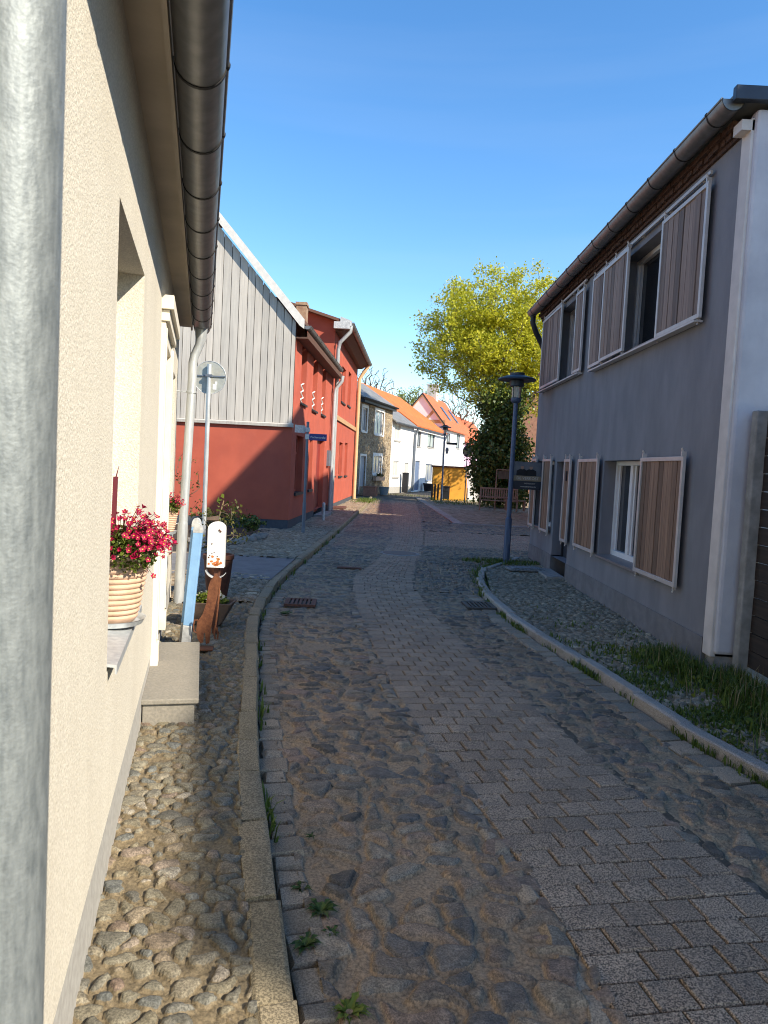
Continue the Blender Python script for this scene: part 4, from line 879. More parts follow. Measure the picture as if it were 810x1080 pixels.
p = fw.P(fw.at(377.8,514)[0],.8,.0); g = MB(); g.box((p[0],p[1],.3), (.75,.6,.56), -.3); g.box((p[0],p[1],.6), (.8,.65,.05), -.3); g.box((p[0]+.05,p[1]-.31,.3), (.5,.02,.4), -.3); tag(g.build('wooden_crate', brick_dark, None, smooth=0), 'brown wooden crate by the stone house door', 'crate')
# long white house with orange roof: left half (A) and right half (B)
ez = fw.at(437,448)[1]
ao = [R4(416.2,447.5,422.5,464.5), R4(414.3,486,420.3,503), R4(426,488,430.2,516.5)]
wa, a0, a1 = house_row('white_house', 'narrow white house with grey lower roof next to the stone house', 412, 435.2, ez-.1, 8.2, 4.4, white_render, None, ao)
bo = [R4(440.2,455.5,444,471), R4(451,458,458.5,472), R4(437.3,486,442.3,517), R4(448.7,489.5,456,507)]
wb, b0, b1 = house_row('white_house', 'white house with orange tiled roof and a blue framed lower window', 435.25, 467.5, ez, 8.2, 4.4, white_render, tile_o, bo)
k = (8.2-ez)/4.4
g = MB(); roof_slab(g, fw, a0-.05, a1-.055, -1.3, ez+1.3*k+.05, -4.4, 8.25, .1); roof_slab(g, fw, a0-.05, a1-.055, -9.05, ez-.25*k+.05, -4.4, 8.25, .1); rf = g.build('roof', tile_o, wa, smooth=0)
g = MB(); roof_slab(g, fw, a0-.03, a1-.055, .3, ez-.3*k-.05, -1.32, ez+1.3*k-.02, .1); g.build('lower_roof', slate, wa, smooth=0)
g = MB(); zz0 = lambda n: ez-n*k+.12
for s_ in (a0+2.1,): g.hexa([fw.P(s_,-2.6,zz0(-2.6)+.05), fw.P(s_+1.0,-2.6,zz0(-2.6)+.05), fw.P(s_+1.0,-3.7,zz0(-3.7)+.05), fw.P(s_,-3.7,zz0(-3.7)+.05), fw.P(s_,-2.6,zz0(-2.6)+.12), fw.P(s_+1.0,-2.6,zz0(-2.6)+.12), fw.P(s_+1.0,-3.7,zz0(-3.7)+.12), fw.P(s_,-3.7,zz0(-3.7)+.12)])
g.build('skylight', glass, wa, smooth=0)
for h_, rs, fm, gm in ((wa, ao[:2], win_white, lace), (wb, bo[:2], char, curtain), (wb, bo[3:], blue_frame, curtain)):
    for r in rs: window(h_, fw, r, -.1, gm, fm, .08, 1, 0, .1, plinth_pale, .05)
for h_, r, mt in ((wa, ao[2], lace), (wb, bo[2], blue_frame)):
    g = MB(); g.fbox(fw, r[0], r[1], -.14, -.08, .1, r[3]); g.fbox(fw, r[0]+.15, r[1]-.15, -.079, -.07, .3, 1.0); g.build('door', mt, h_, smooth=0)
for h_, x0, x1 in ((wa, a0, a1), (wb, b0, b1)):
    g = gutter_mb(fw, x0+.02, x1-.02, .33, ez-.2, .1, 1.3); g.build('gutter', [post_grey, seam], h_)
g = MB(); g.tube([fw.P(b0+.05,.33,ez-.3), fw.P(b0+.05,.12,ez-.8), fw.P(b0+.05,.12,.1)], .09, 10); g.build('downpipe', post_grey, wb)
g = MB(); g.tube([fw.P(b1-.4,.33,ez-.3), fw.P(b1-.4,.12,ez-.8), fw.P(b1-.4,.12,.1)], .08, 10); g.build('downpipe', post_grey, wb)
g = MB(); g.fbox(fw, a0, a1-.01, -.05, .015, 0, .45); g.build('plinth', plinth_pale, wa, smooth=0)
p = fw.P(fw.at(445,513)[0],.5,0); g = MB(); g.lathe(p, [(.3,.05),(.38,.55),(.42,.6),(.42,.68),(.36,.68),(.34,.6),(.02,.58)], 18); tag(g.build('plant_pot', char, None), 'dark round plant pot before the blue door of the white house', 'plant pot')
p = fw.P(fw.at(421.8,512)[0],.4,0); g = MB(); g.box((p[0],p[1],.75), (.42,.3,1.4), -.3); g.box((p[0],p[1],1.47), (.48,.36,.06), -.3); tag(g.build('waste_bin', char, None, smooth=0), 'tall black bin against the narrow white house', 'bin')
# white gable house C and the pink one
co = [R4(471,457,475,466.5), R4(481.3,458,485,473)]
ezc = fw.at(478,451)[1]-.1; hc = 2.3; rc = ezc+hc*1.25
wc, c0, c1 = house_row('white_gable_house', 'white house with half-timbered gable and red-orange roof with two skylights', 468, 489, ezc, rc, hc, white_render, tile_r, co, roof_over=.3)
for r in co: window(wc, fw, r, -.1, curtain, char, .08, 1, 0, .1, plinth_pale, .05)
g = MB(); Q = lambda n, z: fw.P(c0-.01, n, z)
for p0, p1 in (((0,ezc),(-hc,rc)), ((-2*hc,ezc),(-hc,rc))): g.bar(Q(p0[0],p0[1]-.1), Q(p1[0],p1[1]-.1), .3, .06, up=fw.n+(0,))
g.bar(Q(0,ezc+.4), Q(-2*hc,ezc+.4), .05, .3, up=(0,0,1)); g.bar(Q(-hc,ezc), Q(-hc*.5,ezc+1.4), .05, .25); g.bar(Q(-hc,ezc), Q(-hc*1.5,ezc+1.4), .05, .25); g.build('gable_timber', timber, wc, smooth=0)
g = MB(); q0, q1 = c0-.1, c0-.06; kk = 1.25
g.hexa([fw.P(q0,.3,ezc-.5), fw.P(q1,.3,ezc-.5), fw.P(q1,-hc,rc-.15), fw.P(q0,-hc,rc-.15), fw.P(q0,.3,ezc-.22), fw.P(q1,.3,ezc-.22), fw.P(q1,-hc,rc+.16), fw.P(q0,-hc,rc+.16)])
g.hexa([fw.P(q0,-2*hc-.3,ezc-.5), fw.P(q1,-2*hc-.3,ezc-.5), fw.P(q1,-hc,rc-.15), fw.P(q0,-hc,rc-.15), fw.P(q0,-2*hc-.3,ezc-.22), fw.P(q1,-2*hc-.3,ezc-.22), fw.P(q1,-hc,rc+.16), fw.P(q0,-hc,rc+.16)]); g.build('verge_board', char, wc, smooth=0)
def sky_l(parent, s_, n0, n1, w):
    g = MB(); f_ = lambda n: ezc-n*kk+.17
    g.hexa([fw.P(s_,n0,f_(n0)), fw.P(s_+w,n0,f_(n0)), fw.P(s_+w,n1,f_(n1)), fw.P(s_,n1,f_(n1)), fw.P(s_,n0,f_(n0)+.08), fw.P(s_+w,n0,f_(n0)+.08), fw.P(s_+w,n1,f_(n1)+.08), fw.P(s_,n1,f_(n1)+.08)]); g.build('skylight', glass, parent, smooth=0)
sky_l(wc, c0+(c1-c0)*.42, -.5, -1.5, .9); sky_l(wc, c0+(c1-c0)*.8, -.5, -1.5, .9)
g = MB(); p = fw.P(c0+(c1-c0)*.5,-hc-.2,0); g.box((p[0],p[1],rc+.5), (.95,.9,1.7), -.3); g.box((p[0],p[1],rc+1.38), (1.05,1.,.1), -.3); g.build('chimney', M('pale_chimney', (.62,.56,.48), None, 4, .9), wc, smooth=0)
pk, p0_, p1_ = house_row('pink_house', 'pink house with low red-orange roof behind the dark round sign', 489.1, 520, ezc-.9, ezc+2.2, 2.9, pink, tile_r, [R4(500,470,506,484)], roof_over=.3)
window(pk, fw, R4(500,470,506,484), -.1, curtain, win_white, .1, 1)

# orange garden shed wall and white garden wall
x0 = D(456.5,510,44.)[0]; x1 = D(492.5,510,44.)[0]; zt = D(474,491.5,44)[2]; fo = Fr((x0,44.), 92, 1)
t = thing('orange_shed', 'bright orange rendered flat shed with dark roof edge', 'shed', (x0+1,45,0)); g = MB(); g.fbox(fo, 0, x1-x0, -2.2, 0, 0, zt-.1); g.build('wall', ochre, t, smooth=0)
g = MB(); g.fbox(fo, -.08, x1-x0+.05, -2.3, .08, zt-.1, zt); g.build('roof', M('shed_roof', (.12,.05,.03), None, 4, .8), t, smooth=0)
g = MB(); g.fbox(fo, (x1-x0)*.46, (x1-x0)*.5, 0, .04, .1, zt-.5); g.build('batten', ochre, t, smooth=0)
t = thing('white_garden_wall', 'whitewashed garden wall between orange shed and evergreen', 'wall', (x1+1,44,0)); g = MB(); g.fbox(fo, x1-x0+.06, x1-x0+2.6, -.3, -.03, 0, zt-.1); g.build('wall', white_render, t, smooth=0, bevel=.02)
g = MB(); g.fbox(fo, x1-x0+.06, x1-x0+2.6, -.33, 0, zt-.1, zt-.03); g.build('coping', plinth_pale, t, smooth=0)
g = MB(); g.fbox(fo, (x1-x0)+.9, (x1-x0)+1.15, -.03, .02, .05, zt-.11); g.build('pier', white_render, t, smooth=0)
# bin and bollards
p = D(470,522,43.2); g = MB(); g.box((p[0],43.2,.48), (.42,.4,.72)); g.box((p[0],43.2,.86), (.48,.46,.05)); g.box((p[0],43.0,.62), (.3,.03,.12)); tag(g.build('litter_bin', black, None, smooth=0, bevel=.01), 'black litter bin in front of the orange shed', 'bin')
lb = ['leftmost of three dark bollards before the orange shed', 'middle one of three dark bollards before the orange shed', 'bollard nearest the far lamp of the three before the orange shed']
proto = None
for i, px in enumerate((455.3,458.3,461.6)):
    p = D(px,525,43.0+.0*i)
    if proto is None:
        proto = thing('bollard', lb[0], 'bollard', (p[0],43.,.06), 'dark bollards by the orange shed'); g = MB(); g.tube([(p[0],43.,.02), (p[0],43.,.92)], .055, 10); g.build('shaft', char, proto); g = MB(); g.lathe((p[0],43.,.92), [(.06,0),(.06,.03),(.03,.055),(.005,.06)], 10); g.build('cap', char, proto)
    else:
        o = copy_tree(proto); o.location = (p[0],43.,.06); o['label'] = lb[i]

# ================================================================== lamps
def lamp(x, y, h, label, zbase=.08):
    t = thing('street_lamp', label, 'street lamp', (x,y,zbase), 'blue street lamps'); z = zbase
    g = MB(); g.tube([(x,y,z-.05), (x,y,z+.85)], .065, 16); g.lathe((x,y,z+.85), [(.065,0),(.05,.03)], 16, caps=False); g.tube([(x,y,z+.87), (x,y,z+h-.62)], [.048,.042], 16); g.build('pole', lamp_blue, t)
    g = MB(); g.box((x,y-.066,z+.5), (.07,.008,.3)); g.build('service_door', lamp_blue, t, smooth=0)
    zt = z+h-.62; g = MB(); g.lathe((x,y,zt-.03), [(.05,0),(.085,.02),(.1,.05),(.1,.09),(.085,.1)], 20); g.build('collar', lamp_blue, t)
    g = MB(); g.lathe((x,y,zt+.072), [(.082,0),(.088,.1),(.09,.2),(.08,.21)], 20); g.build('lantern_glass', lampglass, t)
    g = MB()
    for k in range(4): a = math.pi/4+k*math.pi/2; g.tube([(x+.095*math.cos(a),y+.095*math.sin(a),zt+.05), (x+.105*math.cos(a),y+.105*math.sin(a),zt+.29)], .007, 6)
    g.build('cage', lamp_dark, t)
    g = MB(); g.lathe((x,y,zt+.283), [(.125,0),(.135,.01),(.135,.11),(.1,.13)], 24); g.build('housing', lamp_dark, t)
    g = MB(); g.lathe((x,y,zt+.40), [(.36,.0),(.365,.008),(.35,.035),(.2,.085),(.14,.10),(.14,.14),(.02,.15)], 32); g.build('shade', lamp_dark, t)
    return t
hl = D(546,389,14.1)[2]-.08
lamp(2.42,14.12,hl,'blue street lamp with a wide flat shade by the grey house corner')
lp = D(465.5,525,42.); t = lamp(lp[0],42.,D(470.5,447,42.)[2]-.08,'distant pale blue street lamp carrying small direction signs before the orange shed')
g = MB(); g.box((lp[0]+.42,41.95,3.35), (.62,.03,.13), .1); sb = g.build('direction_sign', char, t, smooth=0)
g = MB(); g.lathe((lp[0]+.17,41.95,2.75), [(.01,0),(.07,.03),(.1,.22),(.08,.36),(.01,.38)], 12); g.build('traffic_mirror', post_grey, t)
# dark round sign back
p = D(493,476,41.); t = thing('round_sign', 'dark round sign back on a thin pole before the pink house', 'road sign', (p[0],41.,.08)); g = MB(); g.tube([(p[0],41.05,.0), (p[0],41.05,p[2]+.6)], .03, 8); g.build('pole', post_grey, t)
g = MB(); f = Fr((p[0],41.), 90, 1); g.prism(f, [(.27*math.cos(2*math.pi*k/28), p[2]+.33*math.sin(2*math.pi*k/28)) for k in range(28)], 0, .02); g.build('disc', char, t, smooth=30)

# ================================================================== bench, board
bc = D(522,537,34.); t = thing('park_bench', 'slatted wooden bench in front of the evergreen', 'bench', (bc[0],34,.1)); f = Fr((bc[0]-.75,34.), 98, 1); zg = .1
g = MB()
for k in range(5): g.fbox(f, 0, 1.75, .0+.09*k, .075+.09*k, zg+.42, zg+.45)
g.build('seat', bench_wood, t, smooth=0)
g = MB()
for z in (.55, .95): g.fbox(f, 0, 1.75, -.06, -.03, zg+z, zg+z+.07)
k = 0.04
while k < 1.7: g.fbox(f, k, k+.06, -.075, -.058, zg+.5, zg+1.0); k += .105
g.build('backrest', bench_wood, t, smooth=0)
for a in (.0, 1.69):
    for n in (-.06, .40): g = MB(); g.fbox(f, a, a+.06, n, n+.06, zg-.03, zg+(.419 if n > 0 else 1.0)); g.build('leg', bench_wood, t, smooth=0)
    g = MB(); g.fbox(f, a, a+.06, -.0, .46, zg+.62, zg+.66); g.fbox(f, a, a+.06, .40, .46, zg+.452, zg+.62); g.build('armrest', bench_wood, t, smooth=0)
p = D(543,536,33.6); t = thing('wooden_stool', 'low plain wooden stool at the right end of the bench', 'stool', (p[0],33.6,.1)); g = MB(); g.box((p[0],33.6,.58), (.95,.4,.05)); g.build('seat', bench_wood, t, smooth=0)
for sx in (-1,1):
    for sy in (-1,1): g = MB(); g.box((p[0]+sx*.42,33.6+sy*.16,.33), (.06,.06,.45)); g.build('leg', bench_wood, t, smooth=0)
p = D(531,501,35.); t = thing('notice_board', 'dark brown wooden notice board half sunk in the evergreen', 'notice board', (p[0],35.,.1)); g = MB(); g.box((p[0],35.,p[2]), (.5,.04,.38)); g.build('panel', bark, t, smooth=0)
g = MB(); g.box((p[0],34.97,p[2]+.25), (.7,.06,.05)); g.build('top_rail', bench_wood, t, smooth=0)
for sx in (-1,1): g = MB(); g.box((p[0]+sx*.33,35.,p[2]/2+.12), (.05,.05,p[2]+.2)); g.build('post', bench_wood, t, smooth=0)

# ================================================================== trees
base = D(532,541,38.); bx_ = base[0]
tree = thing('maple_tree', 'tall maple with yellow-green spring leaves rising above the evergreen', 'tree', (bx_,40.5,.05))
cc = D(523,350,40.5); cz = cc[2]-.55
tips = np.concatenate([ell_pts((cc[0]+.3,40.5,cz), (4.9,4.2,3.8), 620, 21, .35, -9, .12), ell_pts((cc[0]+.3,40.5,cz-2.0), (3.2,2.8,2.6), 100, 22, .4)])
tips = np.array([p for p in tips if p[2] > 4.6+max(0, 1.6-abs(p[0]-bx_))*.8])
g = MB(); P_, rr, ends = branches(g, None, tips, [(bx_,40.5,-.1),(bx_,40.5,1.2),(bx_+.05,40.5,2.4),(bx_,40.5,3.2)], .011, 6, 3, 2.1, wp=.55)
g.build('trunk', bark, tree, smooth=60, fix=False)
C = cluster(tips, 84, .47, 9, .8); leaves('crown', C, .135, maple_leaf, tree, 12, up=.9)
ev = thing('evergreen_tree', 'dense dark evergreen behind the bench under the maple', 'tree', (bx_-.3,38.2,.05))
ec = D(527,470,38.2); tips = np.concatenate([ell_pts((ec[0],38.2,2.6), (1.75,1.5,2.5), 150, 5, .45, .25, .15), ell_pts((ec[0]+.1,38.2,5.0), (1.35,1.2,1.7), 70, 6, .45, .3, .2), ell_pts((ec[0]+.25,38.,1.0), (1.75,1.3,1.1), 70, 16, .5, .1, .15)])
g = MB(); branches(g, None, tips, [(bx_-.3,38.2,-.1),(bx_-.3,38.2,.7),(bx_-.2,38.2,1.6)], .012, 5, 4, 2.2); g.build('trunk', bark, ev, smooth=60, fix=False)
inner = np.concatenate([ell_pts((ec[0],38.2,2.6), (1.6,1.35,2.4), 5200, 7, .2, .15, .15), ell_pts((ec[0]+.1,38.2,5.0), (1.15,1.,1.5), 2200, 8, .2), ell_pts((ec[0]+.25,38.,1.0), (1.7,1.2,1.0), 2600, 18, .2, .05)])
leaves('crown', np.concatenate([cluster(tips, 55, .45, 10, .9), inner]), .17, ever_leaf, ev, 13, up=.2)
def bare(label, px, py, d, w, h, n, seed, lf=0):
    p = D(px, py, d); t = thing('bare_tree' if not lf else 'budding_tree', label, 'tree', (p[0],d,0)); top = p[2]
    tips = ell_pts((p[0],d,top-h/2), (w,w,h/2), n, seed, .2); g = MB(); branches(g, None, tips, [(p[0],d,-.1),(p[0],d,top*.25),(p[0]+.1,d,top*.45)], .026, 4, seed, 2.1, wp=.5); g.build('trunk', twig, t, smooth=0, fix=False)
    if lf: leaves('crown', cluster(tips, lf, .5, seed), .22, pale_leaf, t, seed)
bare('bare grey-twigged tree rising behind the stone house roof', 391, 383, 78, 3.2, 5.5, 300, 31)
bare('budding pale green tree behind the orange roof', 436, 404, 84, 3.4, 6, 300, 33, 9)
bare('bare thin tree between the far chimney and the maple', 487, 408, 88, 4., 6, 280, 35)

# ochre house behind the lamp, seen past the maple
fx = Fr((7.15,31.), 0, -1); t = thing('ochre_house', 'ochre house with red tiled roof hidden behind the grey house corner', 'house', (9.5,29,0))
ez_ = 6.6; g = MB(); g.fbox(fx, -8, 3.2, -7, 0, 0, ez_); 
for s_ in (-8, 3.2): g.add([fx.P(s_,0,ez_), fx.P(s_,-7,ez_), fx.P(s_,-3.5,ez_+3)], [(0,1,2)])
g.build('wall', ochre, t, smooth=0); g = MB(); to = tile_mat('ochre_house_tiles', (.42,.13,.07), (.3,.1,.06), fx)
roof_slab(g, fx, -8.2, 3.4, .3, ez_-.2, -3.5, ez_+3.02, .1); roof_slab(g, fx, -8.2, 3.4, -7.3, ez_-.2, -3.5, ez_+3.02, .1); g.build('roof', to, t, smooth=0)
for s_ in (-6.5,-4,-1.5,1.2):
    for z_ in (1.1,4.1): q = MB(); q.fbox(fx, s_, s_+1., .003, .02, z_, z_+1.4); w = q.build('window', glass, t, smooth=0); q = MB(); [q.fbox(fx, a_, a_+.08, .021, .05, z_, z_+1.4) for a_ in (s_-.04, s_+.46, s_+.96)]; q.build('frame', win_white, w, smooth=0)

fb = Fr((8.7,55.), 0, -1); t = thing('brick_house', 'brick house with red roof half hidden behind maple and evergreen', 'house', (12,51,0))
g = MB(); g.fbox(fb, -7, 0, -7, 0, 0, 6.3)
for s_ in (-7, 0): g.add([fb.P(s_,0,6.3), fb.P(s_,-7,6.3), fb.P(s_,-3.5,9)], [(0,1,2)])
g.build('wall', brick_dark, t, smooth=0); g = MB(); roof_slab(g, fb, -7.2, .2, .3, 6.1, -3.5, 9.02, .1); roof_slab(g, fb, -7.2, .2, -7.3, 6.1, -3.5, 9.02, .1); g.build('roof', to, t, smooth=0)
for s_ in (-5.8,-3.6,-1.6):
    for z_ in (1.,3.9): q = MB(); q.fbox(fb, s_, s_+.9, .003, .02, z_, z_+1.4); w = q.build('window', glass, t, smooth=0); q = MB(); [q.fbox(fb, a_, a_+.08, .021, .05, z_, z_+1.4) for a_ in (s_-.04, s_+.41, s_+.86)]; q.build('frame', win_white, w, smooth=0)

# ================================================================== grey house (right)
fy = Fr((3.06,0.), 0, -1); gh = thing('grey_house', 'dark grey rendered house with sliding wooden shutters on both floors', 'house', (5,11,0))
y0, y1, zt = 6.5, 15.15, 5.0
lw = [(8.0,10.3,.72,2.05), (13.35,14.75,.8,2.08)]; ld = (12.05,13.15,.13,2.06); uw = [(7.9,10.0,3.45,4.72), (12.0,13.6,3.5,4.8)]
g = MB(); wall_open(g, fy, 6.78, y1, .36, zt, lw+uw+[(ld[0],ld[1],.36,ld[3])], .26)
g.poly([fy.P(y1,0,.0), fy.P(y1,-4.4,.0), fy.P(y1,-4.4,5.2), fy.P(y1,0,5.0)]); g.poly([fy.P(y0,-4.4,0), fy.P(y1,-4.4,0), fy.P(y1,-4.4,5.2), fy.P(y0,-4.4,5.2)])
g.fbox(fy, ld[0], ld[1], -.5, -.265, .3, .4) if False else None
g.build('wall', grey_render, gh, smooth=0)
g = MB(); g.fbox(fy, 6.79, ld[0], -.3, .012, 0, .36); g.fbox(fy, ld[1], y1+.01, -.3, .012, 0, .38); g.fbox(fy, ld[0], ld[1], -.3, -.258, 0, .36); g.build('plinth', grey_plinth, gh, smooth=0)
g = MB(); g.fbox(fy, 6.6, 6.772, -.3, .016, .22, 5.02); g.build('corner_strip', corner_white, gh, smooth=0, bevel=.01)
g = MB(); g.fbox(fy, 6.56, 6.7, -4.4, -.012, .25, 5.08); g.build('end_wall', pale_end, gh, smooth=0, bevel=.03)
g = MB(); g.fbox(fy, 6.6, 6.79, -4.4, -.03, 0, .249); g.build('end_plinth', concrete, gh, smooth=0)
# brick eaves course, built as staggered bricks
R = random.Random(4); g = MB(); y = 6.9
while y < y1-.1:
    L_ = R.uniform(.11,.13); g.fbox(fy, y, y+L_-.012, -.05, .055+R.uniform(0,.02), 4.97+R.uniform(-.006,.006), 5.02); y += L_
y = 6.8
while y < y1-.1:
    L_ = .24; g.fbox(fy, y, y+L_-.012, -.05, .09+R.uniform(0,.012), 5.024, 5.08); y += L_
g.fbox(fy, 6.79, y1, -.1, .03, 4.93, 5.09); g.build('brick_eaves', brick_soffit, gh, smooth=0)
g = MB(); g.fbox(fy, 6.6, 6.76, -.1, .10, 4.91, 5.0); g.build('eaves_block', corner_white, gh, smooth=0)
g = MB(); roof_slab(g, fy, 6.535, y1+.1, .2, 5.13, -4.6, 5.24, .06); rf = g.build('roof', slate, gh, smooth=0)
g = MB(); g.fbox(fy, 6.46, 6.53, -4.6, .23, 5.10, 5.22); g.build('coping', lamp_dark, gh, smooth=0, bevel=.006)
g = gutter_mb(fy, 6.55, y1+.15, .21, 5.14, .1, .74, 1, .3); g.build('gutter', [zinc_dark, seam], gh)
g = MB(); a = y1+.02; g.tube([fy.P(a,.21,5.09), fy.P(a,.21,4.9), fy.P(a+.02,.12,4.7), fy.P(a+.1,-.02,4.5), fy.P(a+.12,-.1,4.3), fy.P(a+.12,-.1,.1)], .055, 12); g.build('downpipe', char, gh)
def deep_window(r, n=-.23, bars=(.52,)):
    a, b, c, d = r; p = MB(); p.fbox(fy, a, b, n-.03, n, c, d); w = p.build('window', glass, gh, smooth=0); f = MB(); fw_ = .06
    f.fbox(fy, a, a+fw_, n+.002, n+.06, c, d); f.fbox(fy, b-fw_, b, n+.002, n+.06, c, d); f.fbox(fy, a+fw_, b-fw_, n+.002, n+.06, c, c+.09); f.fbox(fy, a+fw_, b-fw_, n+.002, n+.06, d-fw_, d)
    for q in bars: f.fbox(fy, a+(b-a)*q-.05, a+(b-a)*q+.05, n+.002, n+.055, c+.09, d-fw_)
    for q0, q1 in zip((0,)+bars, bars+(1,)):   # sashes
        s0, s1 = a+(b-a)*q0+.06, a+(b-a)*q1-.06
        f.fbox(fy, s0, s0+.045, n+.001, n+.03, c+.09, d-fw_); f.fbox(fy, s1-.045, s1, n+.001, n+.03, c+.09, d-fw_)
    f.build('frame', win_white, w, smooth=0, bevel=.004)
    g = MB(); g.prismN(fy, [(n+.06,c+.02),(.045,c+.004),(.045,c-.02),(.035,c-.02),(.035,c-.002),(n+.06,c+.012)], a+.003, b-.003); g.build('sill', M('sill_metal', (.27,.25,.25), None, 4, .45, .4), w, smooth=0)
deep_window(lw[0], bars=(.43,.72)); deep_window(lw[1]); deep_window(uw[0], bars=(.5,)); deep_window(uw[1])
a, b, c, d = ld; g = MB(); g.fbox(fy, a, b, -.24, -.2, .36, d); dd = g.build('door', M('dark_door', (.04,.045,.058), None, 4, .5), gh, smooth=0)
g = MB(); g.fbox(fy, a, a+.06, -.199, -.17, .36, d); g.fbox(fy, b-.06, b, -.199, -.17, .36, d); g.fbox(fy, a+.06, b-.06, -.199, -.17, d-.06, d); g.build('door_frame', char, dd, smooth=0)
g = MB(); g.tube([fy.P(a+.12,-.2,1.1), fy.P(a+.12,-.15,1.1), fy.P(a+.25,-.15,1.1)], .012, 8); g.build('handle', alu, dd)
def shutter(s0, s1, z0, z1, wood, n=.05, npl=8, hooks=True, knob=None):
    g = MB(); w = (s1-s0-.08)/npl; R = random.Random(int(s0*100+z0*10))
    for k in range(npl):
        x = s0+.04+k*w; q = w-.011
        g.prism(fy, [(x,z0+.04),(x+q,z0+.04),(x+q,z1-.04),(x,z1-.04)], n+.004, n+.020+R.uniform(-.006,.006))
    sh = g.build('shutter', wood, gh, smooth=0)
    f = MB(); t = .045; fd = n+.034
    f.fbox(fy, s0, s0+t, n, fd, z0, z1); f.fbox(fy, s1-t, s1, n, fd, z0, z1); f.fbox(fy, s0+t, s1-t, n, fd, z0, z0+t); f.fbox(fy, s0+t, s1-t, n, fd, z1-t, z1)
    f.build('shutter_frame', alu, sh, smooth=0, bevel=.003)
    for a in (s0+.06, s1-.06):
        h = MB(); h.fbox(fy, a-.012, a+.012, n-.02, n+.03, z1+.002, z1+.05); h.tube([fy.P(a,n+.015,z1+.045), fy.P(a,n+.03,z1+.085)], .011, 8); h.build('roller', alu, sh)
        h = MB(); h.fbox(fy, a-.012, a+.012, n-.01, n+.02, z0-.035, z0-.002); h.tube([fy.P(a,n+.012,z0-.035), fy.P(a,n+.02,z0-.06)], .009, 8); h.build('guide', alu, sh)
    if knob: q = MB(); q.fbox(fy, knob-.03, knob+.03, n+.022, n+.04, z1-.36, z1-.2); q.build('handle_plate', char, sh, smooth=0)
shutter(7.37, 8.61, .73, 2.065, shutter_wood, npl=9)
shutter(10.36, 11.42, .73, 2.08, shutter_wood, npl=7)
shutter(11.9, 12.3, .72, 2.09, shutter_wood, npl=3, knob=12.1)
shutter(13.3, 14.0, .76, 2.11, shutter_wood, npl=5)
shutter(14.6, 15.08, .77, 2.13, shutter_wood, npl=4)
shutter(7.26, 8.45, 3.42, 4.73, shutter_grey, npl=8)
shutter(9.46, 10.5, 3.44, 4.75, shutter_grey, n=.095, npl=7); shutter(10.1, 11.22, 3.45, 4.79, shutter_grey, npl=7)
shutter(11.71, 12.2, 3.49, 4.8, shutter_grey, npl=4); shutter(13.2, 14.77, 3.51, 4.86, shutter_grey, npl=10)
for r0, r1, z in ((7.3,11.2,4.81), (11.75,14.8,4.9)):
    g = MB(); g.fbox(fy, r0, r1, .03, .055, z, z+.035)
    for k in range(5): a = r0+.2+(r1-r0-.4)*k/4; g.fbox(fy, a-.02, a+.02, 0, .03, z-.01, z+.045)
    g.build('shutter_rail', alu, gh, smooth=0)
for r0, r1, z in ((7.3,11.1,3.405), (11.75,14.8,3.465), (7.4,11.4,.705)):
    g = MB(); g.fbox(fy, r0, r1, .02, .11, z-.02, z) if z > 1 else g.fbox(fy, 8.62, 10.33, .0, .03, z-.03, z-.012); g.build('guide_rail', alu if z > 1 else grey_plinth, gh, smooth=0)
g = MB(); g.fbox(fy, ld[0]+.02, ld[1]-.02, .0, .3, .05, .13); tag(g.build('door_step', concrete, None, smooth=0, bevel=.008), 'low concrete step at the grey house door', 'step')
g = MB(); g.box((2.55,12.9,.125), (.62,.36,.035), .1); g.box((2.55,12.9,.15), (.5,.26,.02), .1); tag(g.build('door_mat', M('mat_grey', (.26,.29,.30), (.1,.11,.12), 30, .9), None, smooth=0, bevel=.008), 'pale grey flat tray lying on the pavement by the grey house door', 'tray')
# projecting sign board
t = thing('sign_board', 'dark advertising board with two people and lettering at the grey house corner', 'sign', (2.8,14.3,1.9)); f = Fr((2.48,14.25), 92, 1); zc = D(562,502,14.25)[2]
g = MB(); g.fbox(f, 0, .56, -.03, 0, zc-.27, zc+.27); bd = g.build('board', navy, t, smooth=0)
g = MB(); g.fbox(f, .006, .554, .001, .004, zc-.005, zc+.265); g.build('photo', photo_grey, bd, smooth=0)
g = MB(); g.fbox(f, .006, .554, .001, .005, zc-.105, zc-.006); g.build('name_band', tan, bd, smooth=0)
for cx_ in (.165,.335):
    q = MB(); q.prism(f, [(cx_-.11,zc-.004),(cx_+.11,zc-.004),(cx_+.105,zc+.09),(cx_+.045,zc+.125),(cx_-.045,zc+.125),(cx_-.105,zc+.09)], .0045, .0065); q.build('printed_torso', cloth_black, bd, smooth=0)
    q = MB(); q.prism(f, [(cx_+.033*math.cos(2*math.pi*k/14), zc+.165+.046*math.sin(2*math.pi*k/14)) for k in range(14)], .0048, .0068); q.build('printed_head', skin, bd, smooth=0)
    q = MB(); q.prism(f, [(cx_+.035*math.cos(math.pi*k/8), zc+.178+.04*math.sin(math.pi*k/8)) for k in range(9)], .007, .008); q.build('printed_hair', photo_grey, bd, smooth=0)
curve_text('lettering', 'DE VERKOST', .075, paleink, bd, f.P(.28,.006,zc-.056), (rad(90),0,rad(-2)), .0008)
curve_text('lettering', 'RESTAURANT', .034, paleink, bd, f.P(.33,.002,zc-.155), (rad(90),0,rad(-2)), .0008)
curve_text('lettering', 'www.deverkost.de', .04, paleink, bd, f.P(.3,.002,zc-.215), (rad(90),0,rad(-2)), .0008)
